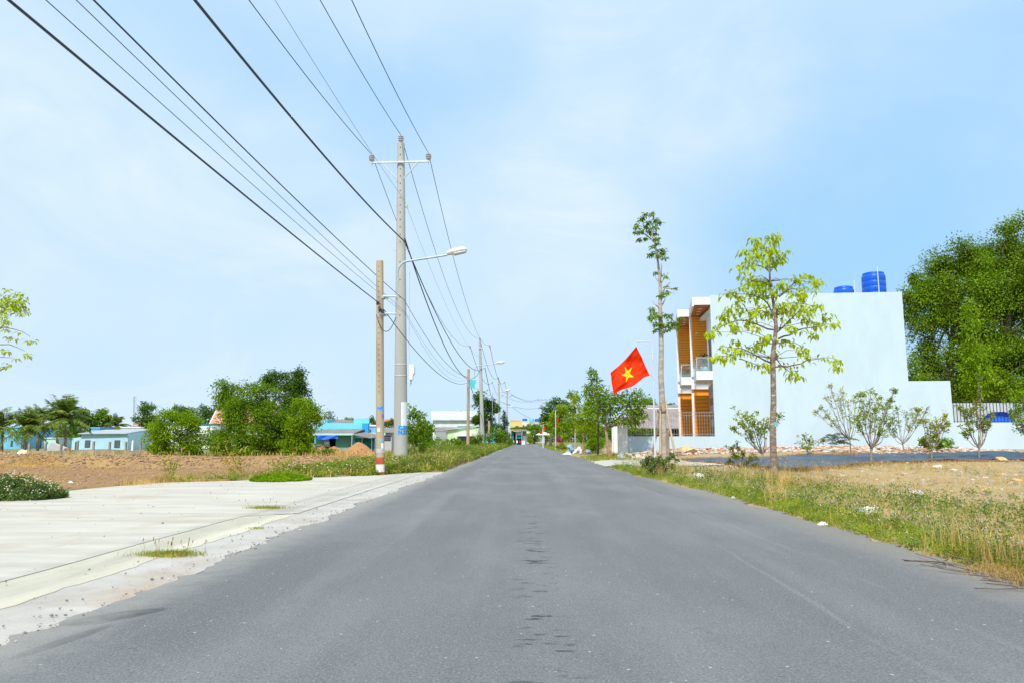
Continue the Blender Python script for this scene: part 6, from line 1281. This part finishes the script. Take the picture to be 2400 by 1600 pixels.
bhouse('house', 'cyan house wall rising behind the pale lime green house', 1072, 1160, 998, 1030, 118, 6, 'cyan', 'mintpale'); bhouse('shed', 'grey roofed long shed under the warehouse', 1018, 1076, 1010, 1035, 125, 8, 'mintpale', 'fibro', 'shed', 'gable', ridge=1001)
# far end: yellow and cream houses, stall, bikes
bhouse('house', 'yellow house block at the far end of the road', 1196, 1222, 985, 1035, 270, 10, 'yellowwall', 'yellowwall', wins=[(1208, 1214, 997, 1004)]); bhouse('house', 'cream house right of the far yellow block', 1222.2, 1242, 987, 1035, 268, 10, 'creamwall', 'whitep', wins=[(1236, 1240, 993, 999), (1225, 1229, 995, 1000)]); bhouse('house', 'grey white far house with dark roof tanks', 1243, 1276, 988, 1035, 280, 10, 'whitep', 'greypaint', wins=[(1250, 1254, 995, 1001)])
for px, mm, lb in ((1246, 'cyanst', 'turquoise roof tank on the far grey white house'), (1259, 'tank', 'dark blue roof tank on the far grey white house'), (1230, 'tank', 'flat blue roof tank over the far cream house')):
    c = At(px, 986, 284 if px > 1240 else 272); solo(B().lathe([(0, -.4), (.9, -.4), (.95, .2), (.9, .8), (.4, 1.0), (0, 1.0)], c, 14), 'roof_tank', M[mm], lb, 'water tank', c, 'roof tanks at the far end', True)
Ys = 178.0; X = lambda px: At(px, 1030, Ys)[0]; Zs = lambda py: zat(1215, py, Ys); t = thing('roadside_stall', 'grey roadside stall with teal sheets at the end of the road', 'stall', (X(1215), Ys, 0))
roofq(B(), [(X(1196), Ys - 1, Zs(1007)), (X(1237), Ys - 1, Zs(1009)), (X(1234), Ys + 4, Zs(1006)), (X(1200), Ys + 4, Zs(1005.5))], .12).build('roof', M['fibro'], t)
B().bx(X(1224), X(1234), Ys, Ys + 4, 0, Zs(1009)).build('side_wall', M['greygate'], t); B().bx(X(1212), X(1223), Ys + .5, Ys + .6, Zs(1020), Zs(1009.5)).build('white_sheet', M['whitep'], t); B().bx(X(1198), X(1204), Ys + .1, Ys + .2, .3, Zs(1008.5)).bx(X(1208), X(1222), Ys + .3, Ys + .4, Zs(1027), Zs(1019)).build('teal_sheet', M['tealsheet'], t, kind='stuff')
for px in (1197, 1210, 1223): B().tube([(X(px), Ys - .6, 0), (X(px), Ys - .6, Zs(1008))], .06, 6).build('post', M['steelw'], t)
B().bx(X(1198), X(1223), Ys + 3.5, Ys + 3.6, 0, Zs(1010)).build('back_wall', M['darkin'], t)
c = np.array([X(1226.5), Ys - 2, 0]); tt = thing('cool_box', 'white box standing before the grey stall wall', 'box', c); B().bx(c[0] - .42, c[0] + .42, c[1] - .3, c[1] + .3, .02, .85).build('body', M['white'], tt); B().bx(c[0] - .44, c[0] + .44, c[1] - .32, c[1] + .32, .855, .95).build('lid', M['white'], tt)
def motorbike(px, Y, m1, m2, label):
    c = np.array([At(px, 1030, Y)[0], Y, .012]); t = thing('motorbike', label, 'motorbike', c, 'motorbikes by the roadside stall')
    for dy in (-.6, .6):
        w = B(); th = np.linspace(0, 6.283, 17); w.tube([c + [.02 * math.sin(9 * a), dy + .26 * math.cos(a), .29 + .26 * math.sin(a)] for a in th], .045, 6); w.build('wheel', M['skin'], t, True)
    B().tube([c + [0, -.55, .75], c + [0, -.45, .5], c + [0, 0, .42], c + [0, .5, .62]], [.06, .14, .16, .1], 8).build('body', M[m1], t, True)
    B().prism([c + [-.18, -.62, .5], c + [.18, -.62, .5], c + [.12, -.6, 1.0], c + [-.12, -.6, 1.0]], (0, .08, 0)).build('leg_shield', M[m2], t); B().tube([c + [0, .0, .74], c + [0, .6, .8]], [.13, .1], 8).build('seat', M['skin'], t, True)
    B().tube([c + [-.34, -.42, 1.0], c + [0, -.5, .98], c + [.34, -.42, 1.0]], .025, 6).build('handlebar', M['skin'], t)
motorbike(1212, 150, 'tealpaint', 'white', 'white and teal motorbike parked at the left road edge by the stall'); motorbike(1218.5, 158, 'redpaint', 'redpaint', 'red motorbike parked beside the white and teal one'); motorbike(1204, 165, 'skin', 'greypaint', 'dark motorbike behind the left verge near the stall')
# ------------------------------------------------------------------ flags
def flag(label, crn, Y, wav, star=True, seed=1):
    """crn: hoist top, hoist bottom, fly bottom, fly top in photo pixels"""
    ht, hb, fb, ft = [At(*q, Y) for q in crn]
    def S(u, v, o=0.0):                                           # u along the fly, v down the hoist
        p = (ht * (1 - u) * (1 - v) + hb * (1 - u) * v + fb * u * v + ft * u * (1 - v))
        y = wav * (.5 * math.sin(5.5 * u + 1.3 * v * 2) * (.25 + .75 * u) + .5 * math.sin(10 * u - 6 * v + seed)) + wav * 1.4 * math.sin(3.0 * u + 2.2 * v) + wav * .13 * math.sin(17 * (u * .55 + v * .8) + 2 * math.sin(4 * u)) + wav * .07 * math.sin(31 * (v - u * .4) + 3 * u)
        sag = -.05 * np.linalg.norm(ft - ht) * math.sin(math.pi * u) * (1 - v) + .03 * math.sin(3 * math.pi * u) * np.linalg.norm(ft - ht) * v
        return p + np.array([0, y + o, sag])
    P = np.array([[S(u, v) for v in np.linspace(0, 1, 40)] for u in np.linspace(0, 1, 60)]); loc = ht
    t = thing('flag', label, 'flag', loc, 'red flags along the right verge'); B().grid(P).build('cloth', M['flag'], t, True)
    if star:
        pts = []
        for k in range(10): a = math.pi / 2 + k * math.pi / 5; r = .30 if k % 2 == 0 else .115; pts.append((.5 - r * math.cos(a) * .667, .5 - r * math.sin(a)))
        for o in (-.006, .006):
            b = B()
            for k in range(10):
                q0, q1 = np.array(pts[k]), np.array(pts[(k + 1) % 10]); n = 6; G_ = np.array([[S(*((1 - s) * np.array([.5, .5]) + s * ((1 - w) * q0 + w * q1)), o) for w in np.linspace(0, 1, 4)] for s in np.linspace(0, 1, n)]); b.grid(G_)
            b.build('star', M['star'], t, True)
    return ht, hb
YF = 31.0
ht, hb = flag('large red flag with a yellow star hanging from a scrolled arm', [(1492, 811), (1526, 878), (1437, 926), (1430, 873)], YF, .15)
p = At(1536, 1084, YF); g = float(zt(p[0], YF)); top = zat(1531, 789, YF); x = p[0]
t = thing('flagpole', 'thin pale steel flagpole with a scrolled arm by the tall thin tree', 'flagpole', (x, YF, g)); B().tube([(x, YF, g), (x, YF, g + 2.5), (x, YF, top)], [.04, .034, .026], 10).build('pole', M['steelw'], t, True)
a = At(1490, 800, YF); B().tube([(x, YF, a[2] + .02), (a[0], YF, a[2])], .018, 8).build('arm', M['steelw'], t, True)
B().tube([a, ht], .008, 5).build('cord', M['white'], t); B().tube([hb, (x, YF, hb[2] - .1)], .008, 5).build('cord', M['redband'], t)
zs = lambda L: np.array([At(1400 + q[0] * .2679, 480 + q[1] * .2679, YF) for q in L])
for L in ([(340, 1205), (400, 1210), (440, 1235), (470, 1260), (475, 1290), (455, 1300), (440, 1285)], [(475, 1260), (465, 1300), (440, 1325), (420, 1345), (410, 1330), (420, 1318)], [(485, 1300), (455, 1335), (440, 1360), (455, 1380), (480, 1370), (488, 1350)], [(365, 1210), (370, 1235), (385, 1245), (392, 1232)]):
    Q = limb(B(), zs(L), .01, .01, 5, n=20); B().tube(Q, .009, 5).build('scroll', M['steelw'], t)
for lb, cr, Y, px, ys, yb, st in (('narrow orange red flag edge on before the lime tree', [(1314, 963), (1311, 975), (1303, 1004), (1305, 985)], 77, 1302.5, 960, 1050, False), ('small red flag half way to the road end, right of the white parasol stand', [(1279, 996), (1279, 1003), (1273, 1010), (1273, 1001)], 98, 1273.5, 993, 1045, False), ('smallest red flag above the white parasol', [(1271, 1008), (1271, 1016), (1264, 1017), (1266, 1010)], 104, 1272, 1004, 1043, False)):
    flag(lb, cr, Y, .12, st, 2); p = At(px, yb, Y); solo(B().tube([(p[0], Y, 0), (p[0], Y, zat(px, ys, Y))], .045, 8), 'flagpole', M['steelw'], 'thin pole carrying the ' + ' '.join(lb.split()[:4]), 'flagpole', (p[0], Y, 0), 'flagpoles along the right verge', True)
# white parasol and small table
c = At(1274, 1030, 132); zc = zat(1274, 1017, 132); t = thing('parasol', 'white parasol over a small stand at the far right verge', 'parasol', (c[0], 132, 0)); B().lathe([(0, zc + .5), (.9, zc + .2), (1.5, zc - .1), (1.45, zc - .12), (.0, zc + .4)], (c[0], 132, 0), 8).build('canopy', M['white'], t); B().tube([(c[0], 132, 0), (c[0], 132, zc + .5)], .04, 6).build('pole', M['steelw'], t)
# ------------------------------------------------------------------ litter, rocks and tufts
def rock(name, label, cat, px, py, r, mat, flat=.7, seed=1, group=None, n=1):
    c = GT(px, py); rg = np.random.default_rng(seed); b = B()
    for k in range(n): b.stone(c + [k * r * .6 * rg.normal(), k * r * .3 * rg.normal(), r * .3 * flat + k * .1 * r], r * (1 - .2 * k), rg, 0, flat)
    return solo(b, name, M[mat], label, cat, c, group)
rock('rock', 'grey rock lying on the pale ground before the gate', 'rock', 1454, 1075, .34, 'rock', .7, 1); rock('rock', 'orange brown stone at the right end of the dark sheet', 'rock', 2348, 1081, .26, 'tanrock', .9, 2); rock('rock', 'pale boulder on the dry ground below the yellowing shrub', 'rock', 2199, 1096, .2, 'paler', .6, 3); rock('rock', 'pale stone left of the lime green tree on the verge', 'rock', 1638, 1116, .12, 'paler', .7, 4)
rock('concrete_chunk', 'white broken concrete chunk among the verge weeds', 'rubble', 2032, 1202, .12, 'paler', .8, 5); rock('rock', 'grey white stone in the middle of the dry lot', 'rock', 2146, 1160, .13, 'gravel', .7, 6); rock('rock', 'yellowish flat stone at the right edge of the dry lot', 'rock', 2382, 1126, .16, 'tanrock', .4, 7); rock('rock', 'small flat pale stone on the far side of the dry lot', 'rock', 2235, 1101, .12, 'paler', .4, 8); rock('rock', 'tan boulder against the rubble at the house wall', 'rock', 1610, 1062, .5, 'tanrock', .6, 9); rock('rock', 'small stone on the shoulder beside the dark oily stain', 'rock', 228, 1421, .035, 'rock', .4, 10)
def crumple(label, px, py, w, h, seed, mat='plastic', cat='plastic bag'):
    c = GT(px, py); rg = np.random.default_rng(seed); th = np.linspace(0, 6.283, 17)[None]; f = np.linspace(0.02, 1, 8)[:, None]; R = w * f * (1 + .18 * np.sin(3 * th + seed) + .12 * np.sin(7 * th))
    X_, Y_ = R * np.cos(th), R * np.sin(th) * .6; Z_ = h * (1 - f ** 2) * (1 + .5 * np.sin(5 * th + 4 * f)) + .012
    solo(B().grid(np.stack([X_ + c[0], Y_ + c[1], Z_ + c[2]], -1)), 'plastic_bag', M[mat], label, cat, c, 'scraps of plastic litter')
crumple('larger crumpled white bag at the edge of the straw heap', 165, 1131, .12, .07, 1); crumple('bluish white bag behind the left bush', 93, 1146, .12, .06, 2); crumple('white scrap at the right road edge below the weeds', 1928, 1231, .08, .03, 3); crumple('small white scrap at the road edge near the lime green tree', 1719, 1168, .05, .03, 4); crumple('grey white plastic left of the blue sacks', 1331, 1064, .4, .12, 5)
# sacks and white debris by the right trees
c = GT(1341, 1063); t = thing('sack_pile', 'pile of blue and white sacks beside the right tree trunks', 'sacks', c); rg = np.random.default_rng(12)
for k, (dx, dz, mm) in enumerate(((-.35, .2, 'bluecloth'), (.25, .2, 'plastic'), (.0, .5, 'bluecloth'), (.9, .2, 'plastic'), (1.5, .3, 'bluecloth'), (.7, .5, 'plastic'), (-.2, .75, 'bluecloth'))): B().stone(c + [dx * .8, rg.normal(0, .1), dz * .75], .3, rg, 0, .7).build('sack', M[mm], t)
b = B(); P = area(700, 5.8, 9.0, 33.0, 41, rg, lambda x, y: (wob(x, y, 1.2) > -.1))
for q in P: b.stone(q + [0, 0, .04], rg.uniform(.04, .16), rg, 0, .5)
stuff(b, 'white_debris', M['rubble'], 'white and brick coloured debris before the gate pillars')
# straw heap at the left
c = At(60, 1128, 16.8); rg = np.random.default_rng(31); b = B(); n = 5200; a = rg.uniform(0, 6.283, n); r = np.sqrt(rg.uniform(0, 1, n)); P = np.c_[c[0] + np.cos(a) * r * 2.3 - 1.0, 16.9 + np.sin(a) * r * .8, np.zeros(n)]; P[:, 2] = zt(P[:, 0], P[:, 1]) + .28 * (1 - r ** 2) * rg.uniform(0, 1, n)
blades(b, P, rg.uniform(.08, .24, n), .012, rg, 2.2); solo(b, 'straw_heap', M['strawb'], 'heap of dead brown straw behind the left bush', 'straw heap')
b = B(); n = 3400; P = np.c_[rg.uniform(-11.5, -8.6, n), rg.uniform(17.5, 19.8, n), np.zeros(n)]; P[:, 2] = zt(P[:, 0], P[:, 1]); blades(b, P, rg.uniform(.05, .3, n) * (.4 + .6 * (wob(P[:, 0] * 2, P[:, 1], 1) > .0)), .012, rg, 1.1); stuff(b, 'dry_grass_patch', M['straw'], 'dry yellow grass patch between the straw heap and the creeper')
c = GT(650, 1131); b = B(); n = 520; a = rg.uniform(0, 6.283, n); r = np.sqrt(rg.uniform(0, 1, n)); P = c + np.c_[np.cos(a) * r * .78, np.sin(a) * r * .9 + .3, 0 * a]; P[:, 2] = .01; weeds(b, P, .15 * (1.05 - r ** 2) * rg.uniform(.6, 1.2, n) + .03, 30, .055, rg, .6); solo(b, 'creeper_clump', M['light'], 'bright green creeper clump spilling onto the concrete apron', 'weed clump', c)
def tuft(label, px, py, w, n, h, heads, seed):
    c = GT(px, py); c[2] = .005; rg = np.random.default_rng(seed); t = thing('grass_tuft', label, 'grass tuft', c, 'grass tufts on the left concrete'); b = B(); P = c + np.c_[rg.normal(0, w, n), rg.normal(0, .06, n), np.zeros(n)]
    blades(b, P, rg.uniform(.4, 1, n) * h, .005, rg, 1.1); b.build('blades', M['grass'], t, kind='stuff'); b = B(); blades(b, P[: n // 2] + rg.normal(0, .03, (n // 2, 3)) * [1, 1, 0], rg.uniform(.3, .7, n // 2) * h, .006, rg, 1.8); b.build('dry_blades', M['straw'], t, kind='stuff')
    if heads:
        b = B()
        for _ in range(heads):
            q = c + np.array([rg.normal(0, w), rg.normal(0, .05), 0]); q2 = q + [rg.normal(.03, .06), 0, rg.uniform(1.0, 1.9) * h]; b.tube([q, q * .5 + q2 * .5 + [.01, 0, 0], q2], .0012, 4); b.tube([q2, q2 + [.004, 0, .03]], [.005, .002], 5)
        b.build('seed_heads', M['strawb'], t, kind='stuff')
tuft('larger grass tuft with tall seed heads on the concrete strip', 400, 1314, .14, 900, .075, 14, 1); tuft('grass tuft with two thin stalks farther along the apron joint', 625, 1199, .15, 520, .08, 5, 2); tuft('small dry tuft on the gravelly shoulder', 602, 1248, .05, 120, .03, 0, 3)
# bushes standing in the field edge: yellow stemmed weeds
def stemmy(label, base, Y, tips, mat, seed, stem='straw', leaf=.1):
    rg = np.random.default_rng(seed); c = At(*base, Y); c[2] = float(zt(c[0], Y)); t = thing('field_weed', label, 'weed', c, 'leggy weeds at the field edge'); b = B(); bl = B()
    for q in tips:
        p = At(*q, Y + rg.normal(0, .15)); Q = limb(b, [c + [rg.normal(0, .05), 0, 0], c * .45 + p * .55 + [rg.normal(0, .08), 0, .05], p], .012, .005, 5, 0, .02, rg, 10)
        n = 34; i = rg.integers(3, len(Q), n); leaves(bl, Q[i] + rg.normal(0, .05, (n, 3)), rg.normal(size=(n, 3)) + [0, 0, .4], leaf, leaf * .4, rg)
        b.tube([p, p + [.04 * rg.normal(), 0, .12], p + [.1, 0, .15]], [.014, .018, .006], 5)
    b.build('stems', M[stem], t, True); bl.build('leaves', M[mat], t)
stemmy('yellow leggy weed with pale curled tips before the bank', (578, 1107), 24, [(508, 1048), (528, 1042), (548, 1052), (560, 1060), (520, 1065), (575, 1055), (545, 1072), (560, 1078), (530, 1078)], 'yellowg', 1); stemmy('bright yellow green weed behind the creeper clump', (660, 1114), 23.5, [(640, 1085), (655, 1078), (672, 1082), (685, 1070), (690, 1058), (665, 1090), (680, 1090)], 'yellowg', 2); stemmy('thin green weed standing alone left in the field', (398, 1112), 23, [(395, 1078), (402, 1085), (392, 1090), (408, 1092), (380, 1068), (425, 1060)], 'light', 3)
# bits of debris on the apron
for k, (px, py, lb) in enumerate(((685, 1163, 'grey scrap lying on the apron left of the shoulder'), (713, 1197, 'dark flattened clod of grass on the apron edge'), (910, 1138, 'small black stone beside the road edge near the tan pole'), (130, 1172, 'brown scrap of straw near the left bush'), (680, 1184, 'pale brown scrap on the apron'))): rock('debris', lb, 'debris', px, py, [.07, .07, .05, .07, .06][k], ['rock', 'clod', 'hole', 'strawb', 'tanrock'][k], .25, 20 + k, 'scraps on the concrete apron')
# fallen dead twigs at the near right road edge
b = B(); rg = np.random.default_rng(40)
for k in range(26):
    q = np.array([3.75 + rg.normal(0, .16), rg.uniform(5.4, 6.6), .03]); a = rg.normal(.6, .5); q2 = q + [rg.uniform(.15, .5) * math.cos(a) * -1, rg.uniform(.15, .5) * math.sin(a), rg.uniform(0, .05)]; b.tube([q, q * .5 + q2 * .5 + rg.normal(0, .02, 3) * [1, 1, .3], q2], .004, 4)
stuff(b, 'fallen_twigs', M['twig'], 'dry brown twigs lying at the near right road edge')
b = B(); n = 1500; P = np.c_[rg.normal(3.86, .12, n), rg.uniform(5.2, 6.4, n), np.full(n, .03)]; blades(b, P, rg.uniform(.03, .1, n), .005, rg, 2.5); stuff(b, 'straw_mat', M['straw'], 'mat of pale cut straw at the near right road edge')
